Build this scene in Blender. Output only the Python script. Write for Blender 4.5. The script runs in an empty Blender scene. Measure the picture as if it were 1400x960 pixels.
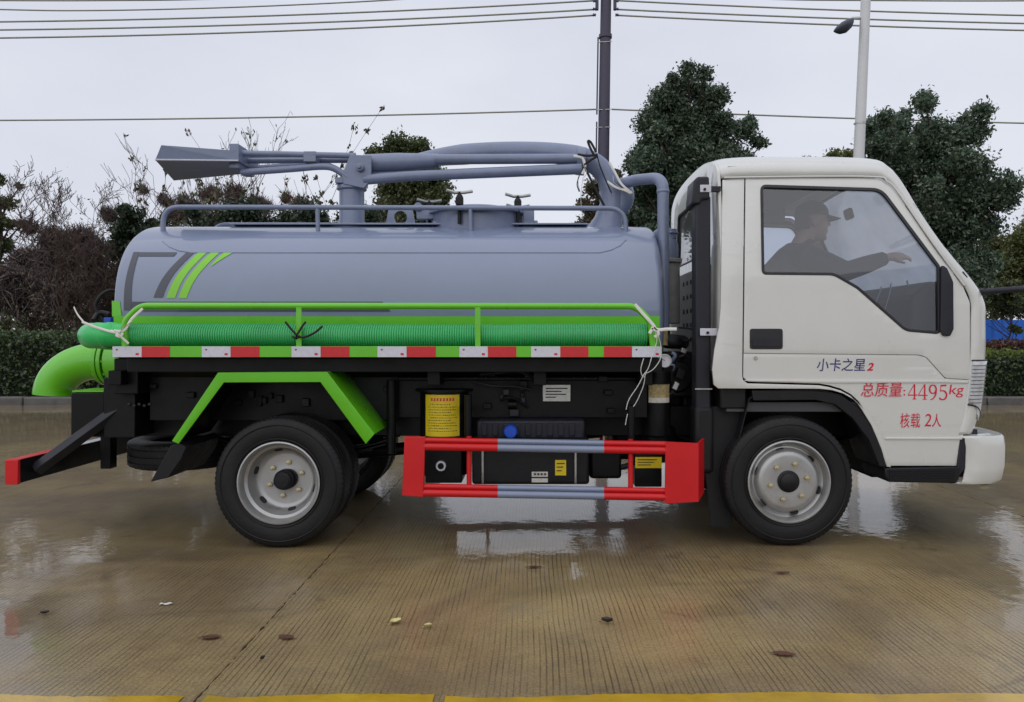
import bpy, bmesh, math, random
import numpy as np
from mathutils import Vector, Matrix

random.seed(7); np.random.seed(7)
scene = bpy.context.scene
C = scene.collection
R = math.radians

# ---------------------------------------------------------------- camera
CAM_H, CAM_D, FPX, VX, VY = 1.25, 4.4, 1011.0, 727.0, 462.0
cam_data = bpy.data.cameras.new("camera")
cam = bpy.data.objects.new("camera", cam_data); C.objects.link(cam)
cam.location = (0, -CAM_D, CAM_H); cam.rotation_euler = (R(90), 0, 0)
cam_data.sensor_width = 36.0; cam_data.lens = FPX / 1400 * 36
cam_data.shift_x = -27 / 1400; cam_data.shift_y = -18 / 1400
cam_data.clip_start = 0.05; cam_data.clip_end = 2000
scene.camera = cam

# ---------------------------------------------------------------- sky and sun (overcast)
world = bpy.data.worlds.new("World"); scene.world = world; world.use_nodes = True
wt = world.node_tree; wt.nodes.clear()
w_out = wt.nodes.new("ShaderNodeOutputWorld")
sky = wt.nodes.new("ShaderNodeTexSky"); sky.sky_type = 'NISHITA'; sky.sun_disc = False
SUN_EL, SUN_AZ = R(52), R(205)      # azimuth clockwise from +Y
sky.sun_elevation = SUN_EL; sky.sun_rotation = SUN_AZ
sky.air_density = 1.0; sky.dust_density = 3.0
bg_sky = wt.nodes.new("ShaderNodeBackground"); bg_sky.inputs[1].default_value = 0.06
wt.links.new(sky.outputs[0], bg_sky.inputs[0])
tc = wt.nodes.new("ShaderNodeTexCoord")
mp = wt.nodes.new("ShaderNodeMapping"); mp.inputs['Scale'].default_value = (1, 1, 2.6)
wt.links.new(tc.outputs['Generated'], mp.inputs[0])
cn = wt.nodes.new("ShaderNodeTexNoise"); cn.inputs['Scale'].default_value = 1.6
cn.inputs['Detail'].default_value = 5; cn.inputs['Roughness'].default_value = 0.5
wt.links.new(mp.outputs[0], cn.inputs['Vector'])
cr = wt.nodes.new("ShaderNodeValToRGB")
cr.color_ramp.elements[0].position = 0.3; cr.color_ramp.elements[0].color = (0.675, 0.705, 0.82, 1)
cr.color_ramp.elements[1].position = 0.7; cr.color_ramp.elements[1].color = (0.83, 0.86, 0.945, 1)
wt.links.new(cn.outputs['Fac'], cr.inputs[0])
bg_cl = wt.nodes.new("ShaderNodeBackground"); bg_cl.inputs[1].default_value = 1.0
wt.links.new(cr.outputs[0], bg_cl.inputs[0])
mixw = wt.nodes.new("ShaderNodeMixShader"); mixw.inputs[0].default_value = 0.9
wt.links.new(bg_sky.outputs[0], mixw.inputs[1]); wt.links.new(bg_cl.outputs[0], mixw.inputs[2])
wt.links.new(mixw.outputs[0], w_out.inputs[0])

sun_d = bpy.data.lights.new("sun", 'SUN'); sun_d.energy = 1.15; sun_d.angle = R(110)
sun_d.color = (1.0, 0.97, 0.93)
sun = bpy.data.objects.new("sun", sun_d); C.objects.link(sun)
sdir = Vector((math.sin(SUN_AZ) * math.cos(SUN_EL), math.cos(SUN_AZ) * math.cos(SUN_EL), math.sin(SUN_EL)))
sun.rotation_euler = sdir.to_track_quat('Z', 'Y').to_euler()
sun.location = (0, -6, 12)

scene.view_settings.view_transform = 'Standard'; scene.view_settings.look = 'None'
scene.view_settings.exposure = 0.0; scene.view_settings.gamma = 1.0
scene.view_settings.use_curve_mapping = False
scene.cycles.use_denoising = True
scene.cycles.max_bounces = 8; scene.cycles.transparent_max_bounces = 12
scene.cycles.caustics_reflective = False; scene.cycles.caustics_refractive = False
scene.cycles.sample_clamp_indirect = 6.0

# ---------------------------------------------------------------- helpers
def W(px, py, Y):
    k = (Y + CAM_D) / FPX
    return ((px - VX) * k, Y, CAM_H - (py - VY) * k)

def srgb(r, g, b):
    f = lambda c: (c / 255 / 12.92) if c / 255 <= 0.04045 else ((c / 255 + 0.055) / 1.055) ** 2.4
    return (f(r), f(g), f(b), 1)

def lk(nt, a, b): nt.links.new(a, b)

def mat(name, col, rough=0.5, metal=0.0, coat=0.0, var=0.12, vscale=6.0, bump=0.0, bscale=60.0, spec=0.5, rvar=0.1, dirt=0.0, coat_rough=0.06):
    m = bpy.data.materials.new(name); m.use_nodes = True
    nt = m.node_tree; b = nt.nodes["Principled BSDF"]
    g = nt.nodes.new("ShaderNodeNewGeometry")
    n = nt.nodes.new("ShaderNodeTexNoise"); n.inputs['Scale'].default_value = vscale; n.inputs['Detail'].default_value = 6
    n.inputs['Roughness'].default_value = 0.62
    lk(nt, g.outputs['Position'], n.inputs['Vector'])
    r = nt.nodes.new("ShaderNodeValToRGB")
    r.color_ramp.elements[0].position = 0.3; r.color_ramp.elements[1].position = 0.72
    r.color_ramp.elements[0].color = tuple(c * (1 - var) for c in col[:3]) + (1,)
    r.color_ramp.elements[1].color = tuple(min(1, c * (1 + var * 0.6)) for c in col[:3]) + (1,)
    lk(nt, n.outputs['Fac'], r.inputs[0])
    out = r.outputs[0]
    if dirt > 0:
        n2 = nt.nodes.new("ShaderNodeTexNoise"); n2.inputs['Scale'].default_value = 3.1; n2.inputs['Detail'].default_value = 9
        n2.inputs['Roughness'].default_value = 0.75
        lk(nt, g.outputs['Position'], n2.inputs['Vector'])
        rr = nt.nodes.new("ShaderNodeMapRange"); rr.inputs[1].default_value = 0.5; rr.inputs[2].default_value = 0.75
        rr.inputs[3].default_value = 0.0; rr.inputs[4].default_value = dirt
        lk(nt, n2.outputs['Fac'], rr.inputs[0])
        mx = nt.nodes.new("ShaderNodeMix"); mx.data_type = 'RGBA'
        lk(nt, rr.outputs[0], mx.inputs[0]); lk(nt, out, mx.inputs[6]); mx.inputs[7].default_value = (0.10, 0.085, 0.065, 1)
        out = mx.outputs[2]
    lk(nt, out, b.inputs['Base Color'])
    b.inputs['Metallic'].default_value = metal
    b.inputs['Specular IOR Level'].default_value = spec
    mr = nt.nodes.new("ShaderNodeMapRange"); mr.inputs[1].default_value = 0.3; mr.inputs[2].default_value = 0.7
    mr.inputs[3].default_value = max(0.02, rough - rvar); mr.inputs[4].default_value = min(1, rough + rvar)
    lk(nt, n.outputs['Fac'], mr.inputs[0]); lk(nt, mr.outputs[0], b.inputs['Roughness'])
    b.inputs['Coat Weight'].default_value = coat; b.inputs['Coat Roughness'].default_value = coat_rough
    if bump > 0:
        n3 = nt.nodes.new("ShaderNodeTexNoise"); n3.inputs['Scale'].default_value = bscale; n3.inputs['Detail'].default_value = 4
        lk(nt, g.outputs['Position'], n3.inputs['Vector'])
        bp = nt.nodes.new("ShaderNodeBump"); bp.inputs['Strength'].default_value = bump; bp.inputs['Distance'].default_value = 0.01
        lk(nt, n3.outputs['Fac'], bp.inputs['Height']); lk(nt, bp.outputs[0], b.inputs['Normal'])
    return m

def leafmat(name, c0, c1, c2, trans=0.25, rough=0.42):
    m = bpy.data.materials.new(name); m.use_nodes = True
    nt = m.node_tree; b = nt.nodes["Principled BSDF"]; o = nt.nodes["Material Output"]
    g = nt.nodes.new("ShaderNodeNewGeometry"); r = nt.nodes.new("ShaderNodeValToRGB")
    r.color_ramp.elements[0].color = c0; r.color_ramp.elements[1].color = c2
    e = r.color_ramp.elements.new(0.55); e.color = c1
    lk(nt, g.outputs['Random Per Island'], r.inputs[0]); lk(nt, r.outputs[0], b.inputs['Base Color'])
    b.inputs['Roughness'].default_value = rough
    t = nt.nodes.new("ShaderNodeBsdfTranslucent"); lk(nt, r.outputs[0], t.inputs[0])
    mx = nt.nodes.new("ShaderNodeMixShader"); mx.inputs[0].default_value = trans
    lk(nt, b.outputs[0], mx.inputs[1]); lk(nt, t.outputs[0], mx.inputs[2]); lk(nt, mx.outputs[0], o.inputs[0])
    return m

def tag(o, label=None, cat=None, group=None, kind=None):
    if label: o['label'] = label
    if cat: o['category'] = cat
    if group: o['group'] = group
    if kind: o['kind'] = kind
    return o

def empty(name, loc=(0, 0, 0), parent=None):
    o = bpy.data.objects.new(name, None); C.objects.link(o); o.location = loc
    o.empty_display_size = 0.2
    if parent: o.parent = parent
    return o

class MB:
    def __init__(s): s.v = []; s.f = []
    def add(s, vs, fs):
        k = len(s.v); s.v += [tuple(p) for p in vs]; s.f += [tuple(i + k for i in f) for f in fs]; return s
    def box(s, c, d, rot=None):
        x, y, z = d[0] / 2, d[1] / 2, d[2] / 2
        vs = [Vector((a * x, b * y, e * z)) for a in (-1, 1) for b in (-1, 1) for e in (-1, 1)]
        if rot is not None: vs = [rot @ p for p in vs]
        vs = [p + Vector(c) for p in vs]
        return s.add(vs, [(0, 1, 3, 2), (4, 6, 7, 5), (0, 4, 5, 1), (2, 3, 7, 6), (0, 2, 6, 4), (1, 5, 7, 3)])
    def bb(s, x0, x1, y0, y1, z0, z1):
        return s.box(((x0 + x1) / 2, (y0 + y1) / 2, (z0 + z1) / 2), (abs(x1 - x0), abs(y1 - y0), abs(z1 - z0)))
    def prism(s, poly, y0, y1):
        n = len(poly)
        a = sum(poly[i][0] * poly[(i + 1) % n][1] - poly[(i + 1) % n][0] * poly[i][1] for i in range(n))
        if a < 0: poly = poly[::-1]
        vs = [(p[0], y0, p[1]) for p in poly] + [(p[0], y1, p[1]) for p in poly]
        fs = [tuple(range(n)), tuple(range(2 * n - 1, n - 1, -1))]
        fs += [(i, i + n, (i + 1) % n + n, (i + 1) % n) for i in range(n)]
        return s.add(vs, fs)
    def tube(s, path, r, n=12, cap=True, flat=1.0):
        P = [Vector(p) for p in path]; m = len(P)
        rr = r if isinstance(r, (list, tuple, np.ndarray)) else [r] * m
        T = []
        for i in range(m):
            t = (P[min(i + 1, m - 1)] - P[max(i - 1, 0)])
            T.append(t.normalized() if t.length > 1e-9 else Vector((0, 0, 1)))
        up = Vector((0, 0, 1)) if abs(T[0].z) < 0.9 else Vector((0, 1, 0))
        N = (up - T[0] * up.dot(T[0])).normalized()
        vs = []; fs = []
        for i in range(m):
            if i:
                N = N - T[i] * N.dot(T[i])
                N = N.normalized() if N.length > 1e-6 else Vector((1, 0, 0))
            B = T[i].cross(N)
            for k in range(n):
                a = 2 * math.pi * k / n
                vs.append(P[i] + (N * math.cos(a) + B * math.sin(a) * flat) * rr[i])
        for i in range(m - 1):
            for k in range(n):
                fs.append((i * n + k, i * n + (k + 1) % n, (i + 1) * n + (k + 1) % n, (i + 1) * n + k))
        if cap:
            fs.append(tuple(range(n - 1, -1, -1))); fs.append(tuple((m - 1) * n + k for k in range(n)))
        return s.add(vs, fs)
    def cyl(s, p0, p1, r0, r1=None, n=20):
        return s.tube([p0, p1], [r0, r0 if r1 is None else r1], n)
    def lathe(s, prof, o, axis='y', n=48, mod=None, a0=0.0):
        vs = []; fs = []; m = len(prof)
        for i, (r, h) in enumerate(prof):
            for k in range(n):
                a = a0 + 2 * math.pi * k / n
                q = r if mod is None else mod(i, k, r)
                c, d = q * math.cos(a), q * math.sin(a)
                p = {'y': (c, h, d), 'z': (d, c, h), 'x': (h, d, c)}[axis]
                vs.append((o[0] + p[0], o[1] + p[1], o[2] + p[2]))
        for i in range(m - 1):
            for k in range(n):
                fs.append((i * n + k, (i + 1) * n + k, (i + 1) * n + (k + 1) % n, i * n + (k + 1) % n))
        return s.add(vs, fs)
    def ball(s, c, r, n=12, m=8):
        r = r if isinstance(r, (tuple, list)) else (r, r, r)
        vs = [(c[0], c[1], c[2] - r[2])]; fs = []
        for i in range(1, m):
            t = -math.pi / 2 + math.pi * i / m
            for k in range(n):
                a = 2 * math.pi * k / n
                vs.append((c[0] + r[0] * math.cos(t) * math.cos(a), c[1] + r[1] * math.cos(t) * math.sin(a), c[2] + r[2] * math.sin(t)))
        vs.append((c[0], c[1], c[2] + r[2])); L = len(vs) - 1
        for k in range(n):
            fs.append((0, 1 + (k + 1) % n, 1 + k)); fs.append((L, L - n + k, L - n + (k + 1) % n))
        for i in range(m - 2):
            for k in range(n):
                a, b = 1 + i * n + k, 1 + i * n + (k + 1) % n
                fs.append((a, b, b + n, a + n))
        return s.add(vs, fs)
    def grid(s, rows):
        n = len(rows[0]); vs = [p for r in rows for p in r]
        fs = [(i * n + j, i * n + j + 1, (i + 1) * n + j + 1, (i + 1) * n + j) for i in range(len(rows) - 1) for j in range(n - 1)]
        return s.add(vs, fs)
    def build(s, name, m, parent=None, smooth=None, bevel=0.0, seg=2, fix=True, solid=0.0):
        me = bpy.data.meshes.new(name); me.from_pydata(s.v, [], s.f)
        if fix:
            bm = bmesh.new(); bm.from_mesh(me); bmesh.ops.recalc_face_normals(bm, faces=bm.faces); bm.to_mesh(me); bm.free()
        return link(name, me, m, parent, smooth, bevel, seg, solid)

def link(name, me, m, parent=None, smooth=None, bevel=0.0, seg=2, solid=0.0):
    if m is not None: me.materials.append(m)
    o = bpy.data.objects.new(name, me); C.objects.link(o)
    if parent is not None: o.parent = parent
    if smooth is not None:
        me.polygons.foreach_set('use_smooth', [True] * len(me.polygons))
        if smooth < 180: me.set_sharp_from_angle(angle=R(smooth))
    if solid:
        md = o.modifiers.new('solid', 'SOLIDIFY'); md.thickness = solid; md.offset = -1
    if bevel > 0:
        md = o.modifiers.new('bevel', 'BEVEL'); md.width = bevel; md.segments = seg; md.limit_method = 'ANGLE'; md.angle_limit = R(40)
        md.harden_normals = False
        if smooth is None:
            me.polygons.foreach_set('use_smooth', [True] * len(me.polygons)); me.set_sharp_from_angle(angle=R(35))
    return o

def fillet(pts, r, seg=6):
    P = [Vector(p) for p in pts]; out = [P[0]]
    rs = r if isinstance(r, (list, tuple)) else [r] * len(P)
    for i in range(1, len(P) - 1):
        a = (P[i - 1] - P[i]); b = (P[i + 1] - P[i])
        ang = a.angle(b); d = min(rs[i] / math.tan(ang / 2), a.length * 0.49, b.length * 0.49)
        p0 = P[i] + a.normalized() * d; p1 = P[i] + b.normalized() * d
        for k in range(seg + 1):
            t = k / seg
            out.append(p0 * (1 - t) ** 2 + P[i] * 2 * t * (1 - t) + p1 * t * t)
    out.append(P[-1]); return out

def crom(pts, n=6):
    P = [np.array(p, float) for p in pts]; out = []
    for i in range(len(P) - 1):
        p0, p1, p2, p3 = P[max(i - 1, 0)], P[i], P[i + 1], P[min(i + 2, len(P) - 1)]
        for k in range(n):
            t = k / n
            out.append(0.5 * ((2 * p1) + (-p0 + p2) * t + (2 * p0 - 5 * p1 + 4 * p2 - p3) * t * t + (-p0 + 3 * p1 - 3 * p2 + p3) * t ** 3))
    out.append(P[-1]); return [tuple(p) for p in out]

def np_mesh(name, V, F):
    me = bpy.data.meshes.new(name)
    V = np.asarray(V, np.float32); F = np.asarray(F, np.int32)
    k = F.shape[1]
    me.vertices.add(len(V)); me.vertices.foreach_set('co', V.ravel())
    me.loops.add(F.size); me.loops.foreach_set('vertex_index', F.ravel())
    me.polygons.add(len(F)); me.polygons.foreach_set('loop_start', np.arange(0, F.size, k, dtype=np.int32))
    me.update(calc_edges=True); me.validate(); return me

def leaves(P, size, aspect=0.5, upbias=0.25, sv=0.35, axis=None):
    """quads, one per leaf, slightly folded"""
    n = len(P); rg = np.random
    A = rg.normal(size=(n, 3)); A[:, 2] += upbias
    if axis is not None: A = A * 0.6 + axis
    A /= np.linalg.norm(A, axis=1)[:, None]
    B = np.cross(A, rg.normal(size=(n, 3))); B /= np.linalg.norm(B, axis=1)[:, None] + 1e-9
    N = np.cross(A, B)
    s = (size * (1 + sv * rg.uniform(-1, 1, n)))[:, None]
    V = np.empty((n, 4, 3))
    V[:, 0] = P - A * s * 0.5
    V[:, 1] = P + B * s * aspect * 0.5 + N * s * 0.08
    V[:, 2] = P + A * s * 0.5
    V[:, 3] = P - B * s * aspect * 0.5 + N * s * 0.08
    return V.reshape(-1, 3), np.arange(4 * n).reshape(n, 4)

def seg_mesh(segs, n=4):
    """segs: list of (p0,p1,r0,r1) -> joined tapered sticks"""
    S = np.array([list(a) + list(b) + [c, d] for a, b, c, d in segs], float)
    p0, p1, r0, r1 = S[:, :3], S[:, 3:6], S[:, 6], S[:, 7]
    T = p1 - p0; T /= np.linalg.norm(T, axis=1)[:, None] + 1e-9
    ref = np.where(np.abs(T[:, 2:3]) < 0.9, np.array([[0, 0, 1.0]]), np.array([[0, 1.0, 0]]))
    A = np.cross(T, ref); A /= np.linalg.norm(A, axis=1)[:, None] + 1e-9
    B = np.cross(T, A)
    m = len(S); V = np.empty((m, 2 * n, 3))
    for k in range(n):
        a = 2 * math.pi * k / n; d = A * math.cos(a) + B * math.sin(a)
        V[:, k] = p0 + d * r0[:, None]; V[:, n + k] = p1 + d * r1[:, None]
    F = []
    base = (np.arange(m) * 2 * n)[:, None]
    for k in range(n):
        F.append(base + np.array([[k, (k + 1) % n, n + (k + 1) % n, n + k]]))
    return V.reshape(-1, 3), np.concatenate(F)

# ---------------------------------------------------------------- materials
M = {}
M['tank'] = mat('tank_paint', (0.185, 0.226, 0.335, 1), 0.42, coat=0.8, var=0.07, vscale=2.0, rvar=0.08, dirt=0.07, coat_rough=0.07, bump=0.03, bscale=5)
M['boom'] = mat('boom_paint', (0.172, 0.210, 0.320, 1), 0.38, coat=0.35, var=0.14, vscale=9, rvar=0.1, bump=0.12, bscale=30, dirt=0.12, coat_rough=0.15)
M['green'] = mat('green_paint', (0.115, 0.50, 0.008, 1), 0.32, coat=0.4, var=0.07, vscale=5, dirt=0.05, coat_rough=0.15)
M['hose'] = mat('green_hose', (0.022, 0.40, 0.075, 1), 0.38, var=0.10, vscale=9, spec=0.45)
M['hosefilm'] = mat('green_film', (0.025, 0.47, 0.11, 1), 0.3, var=0.10, vscale=9, bump=0.25, bscale=18)
M['darkgrey'] = mat('decal_grey', (0.052, 0.057, 0.080, 1), 0.4, coat=0.2, var=0.05)
M['decalgreen'] = mat('decal_green', (0.20, 0.56, 0.015, 1), 0.4, coat=0.2, var=0.05)
M['white'] = mat('cab_paint', (0.635, 0.64, 0.615, 1), 0.3, coat=0.7, var=0.03, vscale=2.5, rvar=0.05, dirt=0.04, bump=0.02, bscale=3.5)
M['black'] = mat('black_paint', (0.0045, 0.005, 0.006, 1), 0.42, spec=0.2, var=0.4, vscale=7, bump=0.08, bscale=25, dirt=0.07)
M['plastic'] = mat('black_plastic', (0.009, 0.009, 0.011, 1), 0.5, spec=0.3, var=0.3, vscale=12, bump=0.1, bscale=90, dirt=0.06)
M['navyplastic'] = mat('grey_black_plastic', (0.017, 0.018, 0.026, 1), 0.5, spec=0.35, var=0.2, vscale=10, bump=0.06, bscale=90, dirt=0.1)
M['rubber'] = mat('tyre_rubber', (0.0085, 0.0085, 0.0095, 1), 0.55, spec=0.32, var=0.35, vscale=14, bump=0.15, bscale=80, dirt=0.10)
M['rim'] = mat('wheel_silver', (0.40, 0.40, 0.395, 1), 0.36, metal=0.6, var=0.12, vscale=14, dirt=0.22)
M['steel'] = mat('bare_steel', (0.42, 0.42, 0.40, 1), 0.34, metal=0.85, var=0.2, vscale=30, dirt=0.15)
M['brass'] = mat('zinc_nut', (0.50, 0.44, 0.26, 1), 0.35, metal=0.7, var=0.2, vscale=30)
M['red'] = mat('red_paint', (0.58, 0.008, 0.012, 1), 0.42, spec=0.35, coat=0.15, var=0.08, vscale=6, dirt=0.06, coat_rough=0.15)
M['redtape'] = mat('red_tape', (0.56, 0.018, 0.025, 1), 0.4, var=0.12, vscale=40)
M['whitetape_sheen'] = mat('white_tape_and_sheen', (0.62, 0.62, 0.70, 1), 0.4, var=0.10, vscale=40)
M['yellow'] = mat('yellow_label', (0.74, 0.56, 0.012, 1), 0.45, var=0.08, vscale=20)
M['paper'] = mat('paper_label', (0.62, 0.60, 0.54, 1), 0.6, var=0.2, vscale=40)
M['tan'] = mat('tan_label', (0.42, 0.34, 0.16, 1), 0.6, var=0.5, vscale=60)
M['ink'] = mat('ink', (0.02, 0.02, 0.02, 1), 0.6)
M['redink'] = mat('red_lettering', (0.66, 0.01, 0.045, 1), 0.4, var=0.04)
M['blueink'] = mat('navy_lettering', (0.025, 0.02, 0.16, 1), 0.4, var=0.04)
M['blue'] = mat('blue_cap', (0.01, 0.07, 0.50, 1), 0.4, var=0.1)
M['ribbon'] = mat('white_ribbon', (0.74, 0.73, 0.69, 1), 0.5, var=0.08, vscale=30)
M['seal'] = mat('window_rubber', (0.012, 0.012, 0.015, 1), 0.5, var=0.1)
M['seat'] = mat('seat_fabric', (0.05, 0.052, 0.06, 1), 0.85, var=0.2, bump=0.2)
M['dash'] = mat('dashboard_plastic', (0.06, 0.062, 0.07, 1), 0.6, var=0.15)
M['liner'] = mat('headliner', (0.20, 0.20, 0.20, 1), 0.9, var=0.1)
M['film'] = mat('clear_film', (0.55, 0.57, 0.6, 1), 0.25, var=0.2)
M['skin'] = mat('skin', (0.42, 0.24, 0.165, 1), 0.5, var=0.08)
M['jacket'] = mat('navy_jacket', (0.018, 0.025, 0.055, 1), 0.8, var=0.2, bump=0.08, bscale=14)
M['cap'] = mat('dark_cap', (0.018, 0.02, 0.032, 1), 0.8, var=0.2)
M['greyback'] = mat('grey_engine_panel', (0.30, 0.30, 0.29, 1), 0.6, var=0.25, vscale=12, dirt=0.5)
def lens_mat():
    m = mat('headlight_lens', (0.50, 0.52, 0.54, 1), 0.12, coat=1.0, var=0.25, vscale=15); return m
M['lens'] = lens_mat()

def glass_mat(name, tint, base, rough=0.02):
    m = bpy.data.materials.new(name); m.use_nodes = True; nt = m.node_tree; nt.nodes.clear()
    o = nt.nodes.new("ShaderNodeOutputMaterial"); t = nt.nodes.new("ShaderNodeBsdfTransparent"); t.inputs[0].default_value = tint
    g = nt.nodes.new("ShaderNodeBsdfGlossy"); g.inputs['Roughness'].default_value = rough
    f = nt.nodes.new("ShaderNodeFresnel"); f.inputs[0].default_value = 1.5
    a = nt.nodes.new("ShaderNodeMath"); a.operation = 'ADD'; a.inputs[1].default_value = base; a.use_clamp = True
    lk(nt, f.outputs[0], a.inputs[0])
    mx = nt.nodes.new("ShaderNodeMixShader"); lk(nt, a.outputs[0], mx.inputs[0]); lk(nt, t.outputs[0], mx.inputs[1]); lk(nt, g.outputs[0], mx.inputs[2])
    lk(nt, mx.outputs[0], o.inputs[0]); return m
M['glass'] = glass_mat('window_glass', (0.60, 0.66, 0.78, 1), 0.085)
M['glass2'] = glass_mat('far_glass', (0.86, 0.90, 0.92, 1), 0.03)
def veiled(m, amt):      # translucent veil: rain-wet, misted far panes, haze on the near one
    nt = m.node_tree; o = nt.nodes['Material Output'] if 'Material Output' in nt.nodes else [n for n in nt.nodes if n.type == 'OUTPUT_MATERIAL'][0]
    src = o.inputs[0].links[0].from_socket
    t = nt.nodes.new("ShaderNodeBsdfTranslucent"); t.inputs[0].default_value = (0.85, 0.88, 0.9, 1)
    g = nt.nodes.new("ShaderNodeNewGeometry"); n = nt.nodes.new("ShaderNodeTexNoise"); n.inputs['Scale'].default_value = 5; n.inputs['Detail'].default_value = 3
    lk(nt, g.outputs['Position'], n.inputs['Vector'])
    r = nt.nodes.new("ShaderNodeMapRange"); r.inputs[1].default_value = .3; r.inputs[2].default_value = .7; r.inputs[3].default_value = amt * .85; r.inputs[4].default_value = min(1, amt * 1.12)
    lk(nt, n.outputs['Fac'], r.inputs[0])
    mx = nt.nodes.new("ShaderNodeMixShader"); lk(nt, r.outputs[0], mx.inputs[0]); lk(nt, src, mx.inputs[1]); lk(nt, t.outputs[0], mx.inputs[2]); lk(nt, mx.outputs[0], o.inputs[0])
veiled(M['glass2'], .42); veiled(M['glass'], .03)  # near-pane veil stands in for the haze of reflected sky
# ================================================================ ground
def ground_mat():
    m = bpy.data.materials.new('wet_grooved_concrete'); m.use_nodes = True
    nt = m.node_tree; b = nt.nodes["Principled BSDF"]; N = nt.nodes.new
    g = N("ShaderNodeNewGeometry"); sx = N("ShaderNodeSeparateXYZ"); lk(nt, g.outputs['Position'], sx.inputs[0])
    def noise(scale, detail=5, rough=0.55, vec=None, dist=0.0):
        n = N("ShaderNodeTexNoise"); n.inputs['Scale'].default_value = scale; n.inputs['Detail'].default_value = detail
        n.inputs['Roughness'].default_value = rough; n.inputs['Distortion'].default_value = dist
        lk(nt, vec if vec is not None else g.outputs['Position'], n.inputs['Vector']); return n.outputs['Fac']
    def mr(x, a, bb, c, d, smooth=True):
        n = N("ShaderNodeMapRange"); n.interpolation_type = 'SMOOTHSTEP' if smooth else 'LINEAR'
        lk(nt, x, n.inputs[0])
        for i, v in enumerate((a, bb, c, d)): n.inputs[i + 1].default_value = v
        return n.outputs[0]
    def math_(op, a, bb, clamp=False):
        n = N("ShaderNodeMath"); n.operation = op; n.use_clamp = clamp
        for i, x in enumerate((a, bb)):
            if isinstance(x, (int, float)): n.inputs[i].default_value = x
            else: lk(nt, x, n.inputs[i])
        return n.outputs[0]
    def mixc(f, a, bb, blend='MIX'):
        n = N("ShaderNodeMix"); n.data_type = 'RGBA'; n.blend_type = blend
        for i, x in ((0, f), (6, a), (7, bb)):
            if isinstance(x, tuple): n.inputs[i].default_value = x
            elif isinstance(x, (int, float)): n.inputs[i].default_value = x
            else: lk(nt, x, n.inputs[i])
        return n.outputs[2]
    # broom / tine grooves running away from the camera (along Y), slightly wandering
    warp = noise(0.9, 2); warp2 = noise(7, 2)
    ph = math_('ADD', sx.outputs[0], math_('MULTIPLY', warp, 0.045))
    ph = math_('ADD', ph, math_('MULTIPLY', warp2, 0.0035))
    s = math_('SINE', math_('MULTIPLY', ph, 2 * math.pi / 0.0235), 0.0)
    groove = mr(s, 0.5, 0.98, 0, 1)
    mp1 = N("ShaderNodeMapping"); mp1.inputs['Scale'].default_value = (1, 0.06, 1); lk(nt, g.outputs['Position'], mp1.inputs[0])
    streak = noise(26, 3, 0.6, mp1.outputs[0])
    gpatch = math_('MULTIPLY', mr(noise(1.3, 6, 0.7), 0.36, 0.62, 0.25, 1.0), mr(streak, 0.36, 0.58, 0.30, 1.0))
    groove = math_('MULTIPLY', groove, gpatch)
    # standing water: lower strip where the truck stands, broken up by noise
    lowy = math_('MULTIPLY', mr(sx.outputs[1], -0.45, 0.25, 0, 1), mr(sx.outputs[1], 2.2, 5.5, 1, 0.2))
    side = mr(math_('ABSOLUTE', math_('SUBTRACT', sx.outputs[0], 0.1), 0), 1.6, 2.8, 0.0, 0.20)
    mp2 = N("ShaderNodeMapping"); mp2.inputs['Scale'].default_value = (0.8, 1.5, 1); lk(nt, g.outputs['Position'], mp2.inputs[0])
    wn = noise(0.75, 7, 0.58, mp2.outputs[0], 0.4)
    wsum = math_('ADD', math_('ADD', wn, math_('MULTIPLY', lowy, 0.21)), side)
    wet = mr(wsum, 0.51, 0.65, 0, 1)
    # colour
    big = noise(0.45, 6, 0.6); mid = noise(3.2, 6, 0.65); fine = noise(95, 3, 0.7)
    col = mixc(mr(big, 0.3, 0.7, 0, 1), (0.180, 0.120, 0.052, 1), (0.262, 0.188, 0.092, 1))
    col = mixc(math_('MULTIPLY', mr(mid, 0.35, 0.75, 0, 1), 0.55), col, (0.30, 0.232, 0.132, 1))
    col = mixc(math_('MULTIPLY', mr(fine, 0.35, 0.8, 0, 1), 0.35), col, (0.40, 0.32, 0.20, 1))
    col = mixc(math_('MULTIPLY', mr(fine, 0.62, 0.3, 0, 1), 0.35), col, (0.085, 0.062, 0.038, 1))
    stain = math_('MULTIPLY', mr(noise(1.7, 5, 0.7), 0.62, 0.74, 0, 1), 0.5)
    col = mixc(stain, col, (0.13, 0.055, 0.028, 1))
    col = mixc(math_('MULTIPLY', groove, 0.78), col, (0.045, 0.032, 0.018, 1))
    col = mixc(math_('MULTIPLY', wet, 0.35), col, (0.11, 0.088, 0.058, 1))
    pat = mr(noise(0.8, 7, 0.68, None, 0.6), 0.32, 0.68, 0.80, 1.38)
    pc = N("ShaderNodeCombineColor"); lk(nt, pat, pc.inputs[0]); lk(nt, pat, pc.inputs[1]); lk(nt, mr(pat, .7, 1.4, .78, 1.2, False), pc.inputs[2])
    col = mixc(1.0, col, pc.outputs[0], 'MULTIPLY')
    col = mixc(math_('MULTIPLY', mr(noise(2.3, 6, 0.7, None, 1.0), 0.58, 0.72, 0, 1), 0.5), col, (0.075, 0.052, 0.028, 1))
    lk(nt, col, b.inputs['Base Color'])
    b.inputs['Roughness'].default_value = 0.55; b.inputs['Specular IOR Level'].default_value = 0.25
    lk(nt, mr(wet, 0.0, 0.8, 0.85, 1.0), b.inputs['Coat Weight']); b.inputs['Coat IOR'].default_value = 1.33
    lk(nt, mr(wet, 0.0, 1.0, 0.17, 0.035), b.inputs['Coat Roughness'])
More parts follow.
